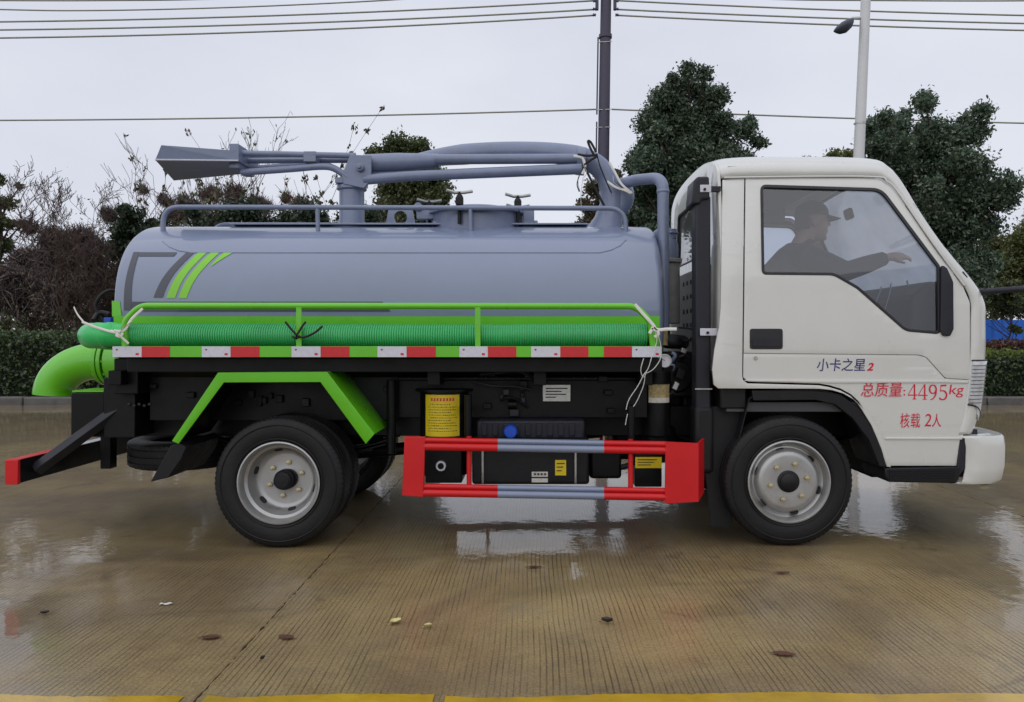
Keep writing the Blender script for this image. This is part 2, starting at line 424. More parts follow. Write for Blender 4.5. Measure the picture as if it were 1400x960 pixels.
    h = math_('SUBTRACT', math_('MULTIPLY', fine, 0.35), math_('MULTIPLY', groove, 0.9))
    bp = N("ShaderNodeBump"); bp.inputs['Distance'].default_value = 0.004; lk(nt, h, bp.inputs['Height'])
    bp.inputs['Strength'].default_value = 0.6; lk(nt, bp.outputs[0], b.inputs['Normal'])
    mp3 = N("ShaderNodeMapping"); mp3.inputs['Scale'].default_value = (1, 1, 1); lk(nt, g.outputs['Position'], mp3.inputs[0])
    rip = noise(9, 3, 0.5, mp3.outputs[0])
    h2 = math_('ADD', math_('MULTIPLY', h, mr(wet, 0, 1, 0.8, 0.03)), math_('MULTIPLY', rip, 0.9))
    b2 = N("ShaderNodeBump"); b2.inputs['Distance'].default_value = 0.003; b2.inputs['Strength'].default_value = 0.42
    lk(nt, h2, b2.inputs['Height']); lk(nt, b2.outputs[0], b.inputs['Coat Normal'])
    return m
M['concrete'] = ground_mat()
M['joint'] = mat('joint_dirt', (0.045, 0.034, 0.022, 1), 0.5, var=0.4, vscale=30)
M['soil'] = mat('verge_soil', (0.062, 0.062, 0.032, 1), 0.9, var=0.4, vscale=3, bump=0.5, bscale=12)
M['kerb'] = mat('kerb_stone', (0.105, 0.10, 0.092, 1), 0.6, var=0.45, vscale=5, bump=0.3, bscale=40, dirt=0.4)
M['paintline'] = None

ground = MB().add([(-600, -600, -0.06), (600, -600, -0.06), (600, 600, -0.06), (-600, 600, -0.06)], [(0, 1, 2, 3)]).build('ground', M['soil'])
tag(ground, kind='structure')
pav = MB().add([(-30, -14, -0.010), (30, -14, -0.010), (30, 9.4, -0.010), (-30, 9.4, -0.010)], [(0, 1, 2, 3)]).build('pavement', M['joint'])
tag(pav, kind='structure')
def jag(p, q, step, amp):
    n = max(2, int((Vector(q) - Vector(p)).length / step)); out = []
    d = (Vector(q) - Vector(p)).normalized(); nr = Vector((-d.y, d.x))
    for i in range(n):
        t = i / n; a = 0 if i == 0 else random.gauss(0, amp) * (2.2 if random.random() < 0.06 else 1)
        out.append(Vector(p).lerp(Vector(q), t) + nr * a)
    return out
xs = [-1.16 + 4.6 * k for k in range(-6, 8)]; ys = [-12.1, -7.1, -2.12, 2.95, 9.35]
for i in range(len(xs) - 1):
    for j in range(len(ys) - 1):
        g = 0.0032
        near = abs(xs[i]) < 7 and j in (1, 2)
        st, am = (0.025, 0.0020) if near else (0.5, 0.003)
        c = [(xs[i] + g, ys[j] + g), (xs[i + 1] - g, ys[j] + g), (xs[i + 1] - g, ys[j + 1] - g), (xs[i] + g, ys[j + 1] - g)]
        loop = []
        for k in range(4): loop += jag(c[k], c[(k + 1) % 4], st, am)
        n = len(loop)
        mb = MB(); mb.add([(p.x, p.y, 0) for p in loop] + [(p.x, p.y, -0.009) for p in loop],
                          [tuple(range(n))] + [(k, k + n, (k + 1) % n + n, (k + 1) % n) for k in range(n)])
        mb.build('concrete_slab', M['concrete'], pav)

# worn yellow line
def line_mat():
    m = mat('yellow_road_paint', (0.48, 0.30, 0.012, 1), 0.35, coat=0.7, var=0.25, vscale=5, bump=0.2, bscale=50, coat_rough=0.12, dirt=0.35); return m
M['paintline'] = line_mat()
def worn_strip(x0, x1, ya0, ya1, wid):
    n = int((x1 - x0) / 0.02); top = []; bot = []
    ph = random.random() * 9
    for i in range(n + 1):
        t = i / n; x = x0 + (x1 - x0) * t; y = ya0 + (ya1 - ya0) * t
        w = 0.010 * math.sin(x * 3.1 + ph) + 0.006 * math.sin(x * 9.7 + ph) + random.gauss(0, 0.0022)
        e = min(1, min(i, n - i) / 4)
        top.append((x, y + w * e + 0.0, 0.004)); bot.append((x, y - wid + random.gauss(0, 0.003), 0.004))
    return [bot, top]
yl = MB()
yl.grid(worn_strip(-6.0, -1.21, -1.858, -1.825, 0.15)); yl.grid(worn_strip(-1.13, -0.34, -1.822, -1.815, 0.15))
yl.grid(worn_strip(-0.30, 6.0, -1.826, -1.745, 0.15))
tag(yl.build('yellow_line', M['paintline']), kind='structure')

# kerb and verge
kerb = MB().bb(-30, 30, 9.62, 9.70, -0.05, 0.05).build('kerb', M['kerb']); tag(kerb, kind='structure')
ks = None
x = -20.0
while x < 20:
    L = 0.98
    if ks is None:
        ks = MB().bb(-L / 2, L / 2, -0.11, 0.11, -0.05, 0.15).build('kerb_stone', M['kerb'], kerb, bevel=0.025); o = ks
    else:
        o = ks.copy(); C.objects.link(o)
    o.location = (x, 9.50 + random.gauss(0, 0.006), random.gauss(0, 0.006)); o.rotation_euler = (0, 0, random.gauss(0, 0.006)); x += 1.0
vg = MB(); rows = []
for i in range(60):
    rows.append([(-90 + 3 * j, 9.6 + (i * 1.2 if i < 30 else 34.8 + (i - 29) * 8), 0.09 + (random.gauss(0, 0.03) if i > 0 else 0) + 0.3 * min(1, i / 20)) for j in range(61)])
vg.grid(rows); tag(vg.build('verge', M['soil'], smooth=180), kind='structure')

# ================================================================ plants
M['bark'] = mat('bark', (0.075, 0.058, 0.045, 1), 0.9, var=0.4, vscale=12, bump=0.5, bscale=30)
M['twig'] = mat('dark_twig', (0.098, 0.062, 0.050, 1), 0.9, var=0.4, vscale=12)
M['camphor'] = leafmat('camphor_leaf', (0.040, 0.070, 0.046, 1), (0.080, 0.128, 0.080, 1), (0.20, 0.25, 0.16, 1), 0.3, 0.34)
M['olive'] = leafmat('olive_leaf', (0.046, 0.070, 0.025, 1), (0.085, 0.112, 0.040, 1), (0.163, 0.171, 0.062, 1))
M['yellowgreen'] = leafmat('yellowgreen_leaf', (0.070, 0.093, 0.025, 1), (0.124, 0.143, 0.043, 1), (0.209, 0.202, 0.074, 1))
M['darkleaf'] = leafmat('dark_leaf', (0.020, 0.036, 0.022, 1), (0.034, 0.056, 0.030, 1), (0.062, 0.085, 0.042, 1))
M['mixleaf'] = leafmat('mixed_leaf', (0.034, 0.050, 0.026, 1), (0.075, 0.072, 0.036, 1), (0.17, 0.10, 0.055, 1))
M['redleaf'] = leafmat('red_leaf', (0.10, 0.022, 0.016, 1), (0.22, 0.030, 0.022, 1), (0.30, 0.075, 0.035, 1))
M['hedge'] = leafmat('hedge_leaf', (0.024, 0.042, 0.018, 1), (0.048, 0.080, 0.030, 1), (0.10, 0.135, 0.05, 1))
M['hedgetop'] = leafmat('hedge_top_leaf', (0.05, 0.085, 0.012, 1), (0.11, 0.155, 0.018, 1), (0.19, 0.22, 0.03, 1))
M['photinia'] = leafmat('reddish_hedge_leaf', (0.030, 0.026, 0.014, 1), (0.085, 0.030, 0.020, 1), (0.15, 0.045, 0.03, 1))
M['weed'] = leafmat('weed_leaf', (0.045, 0.085, 0.014, 1), (0.085, 0.15, 0.022, 1), (0.14, 0.20, 0.04, 1))

def rootpt(Y, x): return (x, Y, 0.2)

def leafy_tree(name, label, clumps, Y, m, leaf=0.13, dens=420, trunk_px=None, depth=1.6, group=None, base_z=0.1, tr=0.13, cat='tree', lowfill=0.0, aspect=0.5, up=0.1):
    """clumps: (px, py, r px) outline of the crown measured at distance Y"""
    k = (Y + CAM_D) / FPX; rs = random.Random(len(name) * 31 + int(Y * 7))
    cl = []
    for (px, py, r) in clumps:
        X, _, Z = W(px, py, Y); rr = r * k
        rr *= 1.2; cl.append((Vector((X, Y + rs.uniform(-1, 1) * depth * 0.6, Z)), rr))
        for _ in range(2):      # the crown goes on behind and in front
            cl.append((Vector((X + rs.uniform(-.5, .5) * rr, Y + rs.uniform(-1, 1) * depth, Z + rs.uniform(-.5, .35) * rr)), rr * rs.uniform(.6, .85)))
    tx = W(trunk_px, 462, Y)[0] if trunk_px else sum(c[0].x for c in cl) / len(cl)
    root = empty(name, (tx, Y, base_z)); tag(root, label, cat, group)
    top = max(c[0].z for c in cl); low = min(c[0].z for c in cl)
    tr_top = Vector((tx + rs.uniform(-.2, .2), Y, low + (top - low) * 0.75))
    b = Vector((tx, Y, base_z - 0.1))
    path = [b.lerp(tr_top, t / 6) + Vector((rs.uniform(-.05, .05), rs.uniform(-.05, .05), 0)) * (t > 0) for t in range(7)]
    mb = MB(); off = Vector((tx, Y, base_z))
    mb.tube([p - off for p in path], [tr * (1 - 0.75 * i / 6) for i in range(7)], 8)
    for c, r in cl:
        hz = max(base_z + 0.6, min(tr_top.z, c.z - abs(c.x - tx) * 0.8 - 0.4)); t = (hz - b.z) / (tr_top.z - b.z)
        st = b.lerp(tr_top, max(0, min(1, t))); mid = st.lerp(c, 0.5) + Vector((0, 0, -0.1 * (c - st).length))
        mb.tube([st - off, mid - off, c - off], [tr * 0.35, tr * 0.22, tr * 0.08], 5)
    mb.build('trunk', M['bark'], root, smooth=60)
    Ps = []
    for c, r in cl:
        n = int(dens * r * r * 10 * (.12 / leaf) ** 1.0) + 40
        d = np.random.normal(size=(n, 3)); d /= np.linalg.norm(d, axis=1)[:, None]
        rad = r * np.where(np.random.uniform(size=n) < .07, np.random.uniform(1.0, 1.42, n), np.random.uniform(0.06, 1.06, n) ** 0.6)
        # break the ball up into tufts
        q = np.array(c)[None] + d * rad[:, None] * np.array([[1, 1, 0.86]])
        nt_ = max(4, n // 38); tc_ = q[np.random.randint(0, n, nt_)]
        idx = np.random.randint(0, nt_, n)
        q = q * 0.74 + tc_[idx] * 0.26 + np.random.normal(size=(n, 3)) * r * 0.10
        Ps.append(q)
    P = np.concatenate(Ps) - np.array(off)[None]
    V, F = leaves(P, leaf, aspect, up, sv=0.55)
    link('crown', np_mesh('crown', V, F), m, root)
    return root

def twig_plant(name, label, px, Y, top_py, spread, m_leaf=None, stems=9, nleaf=0, leaf=0.07, group=None, cat='shrub', seed=1, upright=0.75, tw=1.0, depthlim=4, leaf2=None, nleaf2=0, lowpx=None, thick=0.022):
    rs = random.Random(seed); X, _, ztop = W(px, top_py, Y); z0 = 0.15; H = ztop - z0
    root = empty(name, (X, Y, z0)); tag(root, label, cat, group)
    segs = []; tips = []
    def grow(p, d, L, r, lev):
        n = 4; q = p
        for i in range(n):
            d2 = (d + Vector((rs.gauss(0, .13), rs.gauss(0, .13), rs.gauss(0.04, .08)))).normalized()
            e = q + d2 * (L / n); r2 = r * (0.86 if i < n - 1 else 0.6)
            segs.append((q, e, r, r2)); q = e; d = d2; r = r2
            if lev >= 2: tips.append((q, d))
            if lev < depthlim and i >= (1 if lev == 0 else 0):
                for _ in range(2 if rs.random() < 0.45 * tw else 1):
                    s = Vector((rs.gauss(0, 1), rs.gauss(0, 1), rs.gauss(0, .45))).normalized()
                    nd = (d * upright + s * (1.12 - upright * 0.7) + Vector((0, 0, .15))).normalized()
                    grow(q, nd, L * rs.uniform(.34, .6), r * .62, lev + 1)
    for i in range(stems):
        a = 2 * math.pi * i / stems + rs.uniform(-.3, .3); s = spread * rs.uniform(.15, 1)
        hh = H * (rs.uniform(.5, .9) if i else 1.0) * (1 - 0.25 * s / max(spread, 1e-3))
        d = Vector((math.cos(a) * s, math.sin(a) * s, hh)); L = d.length * (0.72 if depthlim > 3 else 0.66 if depthlim == 3 else 0.84)
        grow(Vector((math.cos(a) * .12, math.sin(a) * .12, -0.1)), d.normalized(), L, thick * rs.uniform(.7, 1.2), 0 if depthlim > 2 else 1)
    if len(segs) > 24000: segs = segs[:24000]
    V, F = seg_mesh([(tuple(a), tuple(b), c, max(d, 0.0048)) for a, b, c, d in [(s[0], s[1], max(s[2], .0055), s[3]) for s in segs]], 3)
    link('branches', np_mesh('branches', V, F), M['twig'], root)
    for mm, nn, nm in ((m_leaf, nleaf, 'leaf_mass'), (leaf2, nleaf2, 'red_leaves')):
        if not nn: continue
        T = [tips[rs.randrange(len(tips))] for _ in range(nn)]
        P = np.array([tuple(t[0]) for t in T]) + np.random.normal(size=(nn, 3)) * 0.035
        A = np.array([tuple(t[1]) for t in T])
        V, F = leaves(P, leaf, 0.45, 0.3, axis=A)
        tag(link(nm, np_mesh(nm, V, F), mm, root), kind='stuff')
    return root

def hedge(name, label, x0, x1, y0, y1, z1, m, mtop, leaf, dens, z0=0.1, group=None, topdens=1.0, wob=0.05):
    cx = (x0 + x1) / 2; root = empty(name, (cx, (y0 + y1) / 2, z0)); tag(root, label, 'hedge', group)
    def surf(n, face):
        u = np.random.uniform(size=(n, 2))
        if face == 'front': P = np.stack([x0 + (x1 - x0) * u[:, 0], np.full(n, y0), z0 + (z1 - z0) * u[:, 1]], 1)
        elif face == 'top': P = np.stack([x0 + (x1 - x0) * u[:, 0], y0 + (y1 - y0) * u[:, 1], np.full(n, z1)], 1)
        else: P = np.stack([np.full(n, x0 if face == 'l' else x1), y0 + (y1 - y0) * u[:, 0], z0 + (z1 - z0) * u[:, 1]], 1)
        w = wob * (np.sin(P[:, 0] * 2.3) + np.sin(P[:, 0] * 5.9 + 1) * .6 + np.sin(P[:, 2] * 7 + P[:, 0] * 3) * .5)
        P += np.random.normal(size=(n, 3)) * 0.05
        if face == 'front': P[:, 1] += w
        if face == 'top': P[:, 2] += w * 0.7
        return P
    nf = int((x1 - x0) * (z1 - z0) * dens); ntp = int((x1 - x0) * (y1 - y0) * dens * topdens); ns = int((y1 - y0) * (z1 - z0) * dens)
    P = np.concatenate([surf(nf, 'front'), surf(ns, 'l'), surf(ns, 'r')]); off = np.array([[cx, (y0 + y1) / 2, z0]])
    V, F = leaves(P - off, leaf, 0.6); link('foliage', np_mesh('foliage', V, F), m, root)
    V, F = leaves(surf(ntp, 'top') - off, leaf, 0.6); link('top_growth', np_mesh('top_growth', V, F), mtop, root)
    core = MB(); core.bb(x0 - cx + .09, x1 - cx - .09, -(y1 - y0) / 2 + .1, (y1 - y0) / 2 - .05, 0, z1 - z0 - .10); core.build('dark_core', M['inner'], root)  # solid dark box fills the hedge behind its leaves
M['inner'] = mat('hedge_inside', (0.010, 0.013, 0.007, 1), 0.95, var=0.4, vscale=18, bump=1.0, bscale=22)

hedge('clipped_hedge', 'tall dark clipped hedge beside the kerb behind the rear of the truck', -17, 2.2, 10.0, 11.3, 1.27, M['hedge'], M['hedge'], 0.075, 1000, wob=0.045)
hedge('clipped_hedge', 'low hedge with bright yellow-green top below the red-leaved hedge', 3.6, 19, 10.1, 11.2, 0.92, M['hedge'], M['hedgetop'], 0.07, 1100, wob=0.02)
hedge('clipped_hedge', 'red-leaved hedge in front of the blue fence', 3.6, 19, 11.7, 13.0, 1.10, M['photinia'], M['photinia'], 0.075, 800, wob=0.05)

# blue hoarding behind the right hedges
M['bluefence'] = mat('blue_sheet', (0.016, 0.15, 0.66, 1), 0.5, var=0.1, vscale=4)
fence = empty('blue_fence', (11, 19, 0.2)); tag(fence, 'blue sheet metal fence behind the hedges', 'fence')
pan = None
for k in range(9):
    if pan is None:
        mb = MB(); pr = []
        for i in range(25): pr.append((i * 0.08 - 0.96, 0.02 * (1 if i % 4 in (1, 2) else -1)))
        mb.grid([[(a, b_, -0.1) for a, b_ in pr], [(a, b_, 1.62) for a, b_ in pr]]); pan = mb.build('panel', M['bluefence'], fence, solid=0.004); o = pan
    else:
        o = pan.copy(); C.objects.link(o); o.parent = fence
    o.location = (-6 + 1.94 * k, 0.0, 0)
pp = None
for k in range(10):
    if pp is None:
        pp = MB().bb(-.03, .03, .03, .09, -0.1, 1.7).build('post', M['bluefence'], fence); o = pp
    else:
        o = pp.copy(); C.objects.link(o)
    o.location = (-6.97 + 1.94 * k, 0, 0)

# evergreen trees on the right
T1 = [(990,172,19),(955,128,15),(915,130,14),(884,205,20),(1008,180,12),(972,165,20),(905,150,22),(936,124,18),(972,142,17),(886,176,22),(922,170,30),(962,180,30),(1004,198,22),(1022,206,12),(892,222,28),(940,226,36),(986,236,32),(1014,236,22),
      (925,145,16),(955,155,18),(905,195,24),(975,215,26),(945,200,24),(1018,222,16),(915,250,28),(960,262,30),(1000,268,26),(880,250,20),(888,272,26),(930,280,36),(976,286,36),(900,318,26),(950,330,36),(990,330,30),(870,300,16)]
leafy_tree('evergreen_tree', 'dark evergreen tree rising between the tank and the cab', T1, 17.5, M['camphor'], 0.105, 400, 945, tr=0.16)
T2 = [(1200,170,18),(1198,205,22),(1258,140,15),(1246,165,22),(1282,165,16),(1314,168,15),(1306,196,20),(1225,190,20),(1268,188,22),(1290,195,20),(1240,240,26),(1275,235,26),(1308,240,24),(1260,285,28),(1300,275,28),(1322,290,22),(1218,235,28),(1256,210,32),(1292,228,30),(1232,270,28),(1276,268,36),
      (1318,262,26),(1344,272,20),(1352,290,14),(1250,310,30),(1298,312,36),(1334,312,22),(1280,350,34),(1314,352,26),(1336,360,10),(1300,390,28),(1326,395,14)]
leafy_tree('evergreen_tree', 'dark evergreen tree beside the white lamp post and windscreen', T2, 15.8, M['camphor'], 0.10, 400, 1285, tr=0.15)
T3 = [(1400,330,26),(1390,362,26),(1420,350,40),(1386,400,22),(1412,395,36),(1440,300,40),(1460,380,50)]
leafy_tree('bushy_tree', 'olive green bushy tree above the blue fence', T3, 21.5, M['yellowgreen'], 0.12, 420, 1425)
T3b = [(1366,395,14),(1374,408,13),(1352,405,12),(1338,415,14),(1392,415,12),(1386,450,6)]
leafy_tree('young_tree', 'small leafy sapling growing in front of the blue fence', T3b, 17.6, M['olive'], 0.10, 380, 1378, tr=0.045, depth=.7)
T4 = [(1130,226,14),(1150,222,12),(1100,235,20),(1165,240,16),(1120,262,24),(1080,262,22),(1150,262,24)]
leafy_tree('distant_tree', 'tree top just showing over the cab roof', T4, 30, M['yellowgreen'], 0.16, 220, 1120, tr=0.16)
T5 = [(548,206,18),(575,212,20),(530,222,18),(560,238,28),(592,240,20),(530,262,24),(570,270,30),(602,268,16),(545,298,28),(590,300,24),(520,300,16),(560,340,40)]
leafy_tree('bushy_tree', 'round olive tree behind the boom and manhole', T5, 20, M['olive'], 0.11, 430, 560)
T6 = [(812,256,13),(800,282,12),(828,280,16),(815,305,20),(840,240,10),(795,310,14)]
leafy_tree('young_tree', 'thin pale leafed young tree behind the suction elbow', T6, 15, M['mixleaf'], 0.09, 420, 815, tr=0.04, depth=.6)
T7 = [(2,246,9),(0,275,12),(3,305,13),(-2,335,15),(2,370,16),(-22,300,20),(-25,360,26),(-8,405,20)]
leafy_tree('slender_tree', 'slender green tree left of the bare shrubs', T7, 15.5, M['olive'], 0.09, 420, -5, depth=.7)
T8 = [(196,300,14),(178,320,18),(212,318,16),(168,345,20),(200,345,24),(232,330,20),(185,378,26),(222,370,26),(160,385,18),(250,345,18)]
leafy_tree('dark_bush', 'dense dark evergreen bush behind the rear of the tank', T8, 14.2, M['darkleaf'], 0.10, 560, 200, cat='bush', depth=.9)
T9 = [(345,292,20),(385,298,18),(430,296,22),(470,300,18),(310,290,20),(270,300,18),(505,300,18),(300,320,24),(360,330,30),(430,330,30),(500,335,30)]
leafy_tree('dark_bush', 'long low dark green bush behind the tank railing', T9, 13.5, M['darkleaf'], 0.09, 480, 380, cat='bush', depth=.7)

M['twigmass'] = leafmat('twig_mass', (0.055, 0.040, 0.042, 1), (0.105, 0.076, 0.076, 1), (0.20, 0.15, 0.135, 1), 0.1, 0.8)
T10 = [(78,352,26),(48,372,24),(112,362,28),(84,395,34),(40,405,28),(140,392,24),(66,322,15),(102,322,17),(20,395,22),(128,345,15),(30,350,14)]
leafy_tree('twig_thicket', 'dark purple-brown thicket of fine twigs behind the tall clipped hedge', T10, 14.9, M['twigmass'], 0.34, 1400, 85, cat='thicket', depth=.8, aspect=.07, up=.9, tr=.05)
T11 = [(160,300,12),(235,290,14),(262,282,14),(285,262,12),(215,270,10),(330,270,14),(355,280,12),(405,278,12)]
leafy_tree('twig_thicket', 'loose brown thicket of fine twigs behind the top rail of the tank', T11, 16.4, M['twigmass'], 0.34, 900, 270, cat='thicket', depth=.8, aspect=.06, up=1.2, tr=.05)
twig_plant('bare_shrub', 'big bare purple-brown shrub of dense twigs beyond the hedge', 85, 13.6, 262, 1.25, M['mixleaf'], 24, 900, 0.07, seed=3, upright=.72, tw=1.3, thick=.03)
twig_plant('bare_shrub', 'bare twiggy shrub between the dense shrub and the dark bush', 132, 14.6, 235, 1.15, M['mixleaf'], 15, 600, 0.07, seed=11, thick=.03, upright=.7)
twig_plant('bare_shrub', 'low bare shrub behind the slender green tree', 38, 16.0, 285, 1.0, M['mixleaf'], 15, 500, 0.07, seed=17, thick=.03, upright=.72)
twig_plant('upright_shrub', 'tall leafy shoot left of the boom tray', 205, 14.6, 182, 0.22, M['mixleaf'], 5, 1040, 0.13, seed=21, upright=.95, depthlim=2)
twig_plant('upright_shrub', 'bare leggy shrub rising behind the boom tray', 250, 15.4, 158, 0.5, M['mixleaf'], 6, 60, 0.07, seed=25, upright=.85, depthlim=3)
twig_plant('upright_shrub', 'olive leaved upright shrub under the boom tray', 300, 15.0, 190, 0.75, M['olive'], 10, 2470, 0.13, seed=31, upright=.85, depthlim=3)
twig_plant('upright_shrub', 'leggy shrub with a leafy tip beside the boom frame', 330, 15.6, 172, 0.6, M['mixleaf'], 7, 1040, 0.13, seed=37, upright=.88, depthlim=3)
twig_plant('upright_shrub', 'shrub with red leaves under the boom tubes', 388, 14.8, 228, 0.55, M['olive'], 8, 910, 0.13, seed=41, upright=.82, depthlim=3, leaf2=M['redleaf'], nleaf2=420)
twig_plant('upright_shrub', 'shrub with upright leafy shoots beside the boom pedestal', 440, 15.8, 152, 0.55, M['mixleaf'], 7, 1560, 0.13, seed=43, upright=.93, depthlim=2)
twig_plant('upright_shrub', 'green shrub with a few red leaves right of the boom pedestal', 512, 15.2, 196, 0.35, M['olive'], 6, 1170, 0.13, seed=47, upright=.85, depthlim=3, leaf2=M['redleaf'], nleaf2=60)

# weeds behind the left hedge
n = 5200
P = np.stack([np.random.uniform(-15, -6.5, n), np.random.uniform(19, 26, n), np.random.uniform(0.45, 1.0, n)], 1)
P[:, 2] += 0.95
V, F = leaves(P, 0.22, 0.35, 0.8); o = link('weeds', np_mesh('weeds', V, F), M['weed']); tag(o, 'bright green weeds growing on the rise beyond the hedge', 'weeds', kind='stuff')
bank = MB(); rows = []
for i in range(14):
    rows.append([(-24 + j * 0.55, 16 + i * 1.6, 0.2 + 1.35 * (1 - math.exp(-i / 2.2)) * max(0, math.sin(math.pi * j / 40)) ** .5 * (1 - (i / 13) ** 4) + random.gauss(0, .05)) for j in range(41)])
bank.grid(rows); tag(bank.build('bank', M['soil'], smooth=180), kind='structure')
# far wood, closing the horizon
n = 26000
xx = np.random.uniform(-75, 75, n); hh = 2.6 + 1.3 * np.sin(xx * .31) + 0.9 * np.sin(xx * .83 + 2) + .5 * np.sin(xx * 2.1)
P = np.stack([xx, np.random.uniform(44, 50, n), np.random.uniform(0, 1, n) ** .8 * hh + 0.2], 1)
V, F = leaves(P, 0.55, 0.6); o = link('far_wood', np_mesh('far_wood', V, F), M['olive']); tag(o, 'far line of woodland closing the horizon', 'wood', kind='stuff')

# ================================================================ poles and wires
M['pole'] = mat('utility_pole_paint', (0.075, 0.070, 0.105, 1), 0.7, var=0.2, vscale=8)
M['lampwhite'] = mat('lamp_post_paint', (0.62, 0.63, 0.64, 1), 0.45, var=0.06, vscale=3)
M['lampdark'] = mat('lamp_head', (0.05, 0.06, 0.085, 1), 0.4, var=0.1)
M['wire'] = mat('wire', (0.33, 0.33, 0.28, 1), 0.6, var=0.05)
PY = 17.1
up = empty('utility_pole', W(822, 462, PY)[:2] + (0.1,)); tag(up, 'dark concrete utility pole carrying the overhead wires', 'pole')
o3 = Vector(up.location)
def rel(p, o): return Vector(p) - o
pb = Vector(W(820, 462, PY)); pb.z = 0.0; pt = Vector(W(829.5, -60, PY))
MB().tube([rel(pb, o3), rel(pt, o3)], [0.19, 0.15], 20).build('shaft', M['pole'], up, smooth=60)
def on_pole(py):
    t = (W(0, py, PY)[2] - pb.z) / (pt.z - pb.z); return pb.lerp(pt, t)
for (a, b_) in ((53, 158), (168, 232)):
    q0 = on_pole(a) + Vector((-.22, -.1, 0)); q1 = on_pole(b_) + Vector((-.22, -.1, 0))
    cd = MB().tube([rel(q0, o3), rel(q1, o3)], 0.022, 8).build('conduit', M['pole'], up, smooth=60)
    for py in (a + 8, ) if a > 100 else (a + 7, b_ - 6):
        q = on_pole(py); MB().tube([rel(q + Vector((-.24, -.12, 0)), o3), rel(q + Vector((.17, -.17, 0)), o3)], 0.014, 6).build('clamp', M['steel'], up)
for dx in (-.27, .25):
    q = on_pole(4); MB().box(rel(q + Vector((dx, -.1, .05)), o3), (.09, .1, .62)).build('bracket', M['pole'], up, bevel=.02)
    for py in (4, 15, 23):
        q = on_pole(py); MB().lathe([(0.0, -.05), (.05, -.04), (.03, 0), (.05, .03), (.0, .05)], rel(q + Vector((dx * 1.25, -.12, 0)), o3), 'x', 10).build('insulator', M['pole'], up, smooth=60)
q = on_pole(50); MB().tube([rel(q + Vector((0, 0, -.05)), o3), rel(q + Vector((0, 0, .05)), o3)], 0.19, 18).build('band', M['pole'], up, smooth=40)

def wire(label, x0, z0, x1, z1, y0, y1, sag, r=0.026):
    pts = []
    for i in range(41):
        t = i / 40; pts.append((x0 + (x1 - x0) * t, y0 + (y1 - y0) * t, z0 + (z1 - z0) * t - 4 * sag * t * (1 - t)))
    mb = MB(); c = Vector(pts[0])
    mb.tube([Vector(p) - c for p in pts], r, 6)
    o = mb.build('power_line', M['wire'], smooth=180); o.location = c; tag(o, label, 'wire', 'overhead wires')
for (py, sl, sr, nm) in ((3, .735, .63, 'topmost of the three wires on the pole brackets'), (15, .713, .60, 'middle of the three wires on the pole brackets'), (23, .78, .64, 'lowest of the three wires on the pole brackets')):
    q = on_pole(py)
    wire('overhead wire sagging towards the tank end, ' + nm, q.x - .3, q.z, q.x - 46, q.z + .2, PY - .1, PY - .1, sl)
    wire('overhead wire sagging towards the lamp post, ' + nm, q.x + .3, q.z, q.x + 46, q.z + .2, PY - .1, PY - .1, sr)
q = on_pole(151)
wire('lone low wire running from the pole over the tank end', q.x - .2, q.z, q.x - 46, q.z + .2, PY - .1, PY - .1, .42, .024)
wire('lone low wire running from the pole past the lamp post', q.x + .2, q.z, q.x + 46, q.z - .3, PY - .1, PY - .1, .42, .024)
def wire_path(label, pts, Y, r=.026):
    P_ = crom([W(px, py, Y) for px, py in pts], 8); c = Vector(P_[0]); o = MB().tube([Vector(p) - c for p in P_], r, 6).build('power_line', M['wire'], smooth=180)
    o.location = c; tag(o, label, 'wire', 'overhead wires')
wire_path('high wire crossing above the other three at the tank end', [(-700, -20), (-300, 4), (0, 13), (120, 14.5), (275, 11.5), (420, 6), (550, -1), (800, -18), (1100, -46)], PY + 4)
wire_path('highest wire just entering view above the tank end', [(-700, -14), (-200, -1), (30, .8), (160, .6), (280, -1), (500, -8), (900, -30)], PY + 6, .03)
wire_path('highest wire just entering view beside the lamp post', [(600, -26), (900, -8), (1060, -1), (1180, .5), (1400, 1), (1700, -4), (2200, -22)], PY + 6, .03)

LY = 11.6
lp0 = Vector(W(1160, 462, LY)); lp0.z = 0.1; lp1 = Vector(W(1188.5, -110, LY))
lamp = empty('street_lamp', lp0); tag(lamp, 'white street lamp post with a dark lamp head', 'street lamp')
MB().tube([Vector((0, 0, 0)), lp1 - lp0], [0.13, 0.095], 20).build('post', M['lampwhite'], lamp, smooth=60)
h0 = Vector(W(1182, 24, LY)) - lp0; h1 = Vector(W(1165, 25, LY)) - lp0; h2 = Vector(W(1141, 40, LY)) - lp0
MB().tube([h0, h1, h1 + Vector((-.06, 0, -.03))], 0.035, 10).build('arm', M['lampwhite'], lamp, smooth=60)
mb = MB(); ax = (h2 - h1).normalized()
prof = [(0.0, .03, .03), (.04, .10, .08), (.12, .15, .14), (.26, .17, .17), (.38, .13, .13), (.46, .05, .06), (.49, .01, .02)]
rows = []
nz = Vector((0, 0, 1)); ny = Vector((0, 1, 0)); nn_ = ax.cross(ny).normalized()
for (d, hw, hh_) in prof:
    c = h1 + ax * d + nn_ * 0.03
    rows.append([tuple(c + ny * hw * math.cos(a) + nn_ * hh_ * (math.sin(a) if math.sin(a) > 0 else .45 * math.sin(a)) * (1 if nn_.z > 0 else 1)) for a in [2 * math.pi * k / 14 for k in range(15)]])
mb.grid(rows); mb.build('lamp_head', M['lampdark'], lamp, smooth=60)
q = lp0.lerp(lp1, (W(0, 169, LY)[2] - .1) / (lp1.z - .1)) - lp0
MB().tube([q - Vector((0, 0, .02)), q + Vector((0, 0, .02))], .118, 18).build('band', M['steel'], lamp)
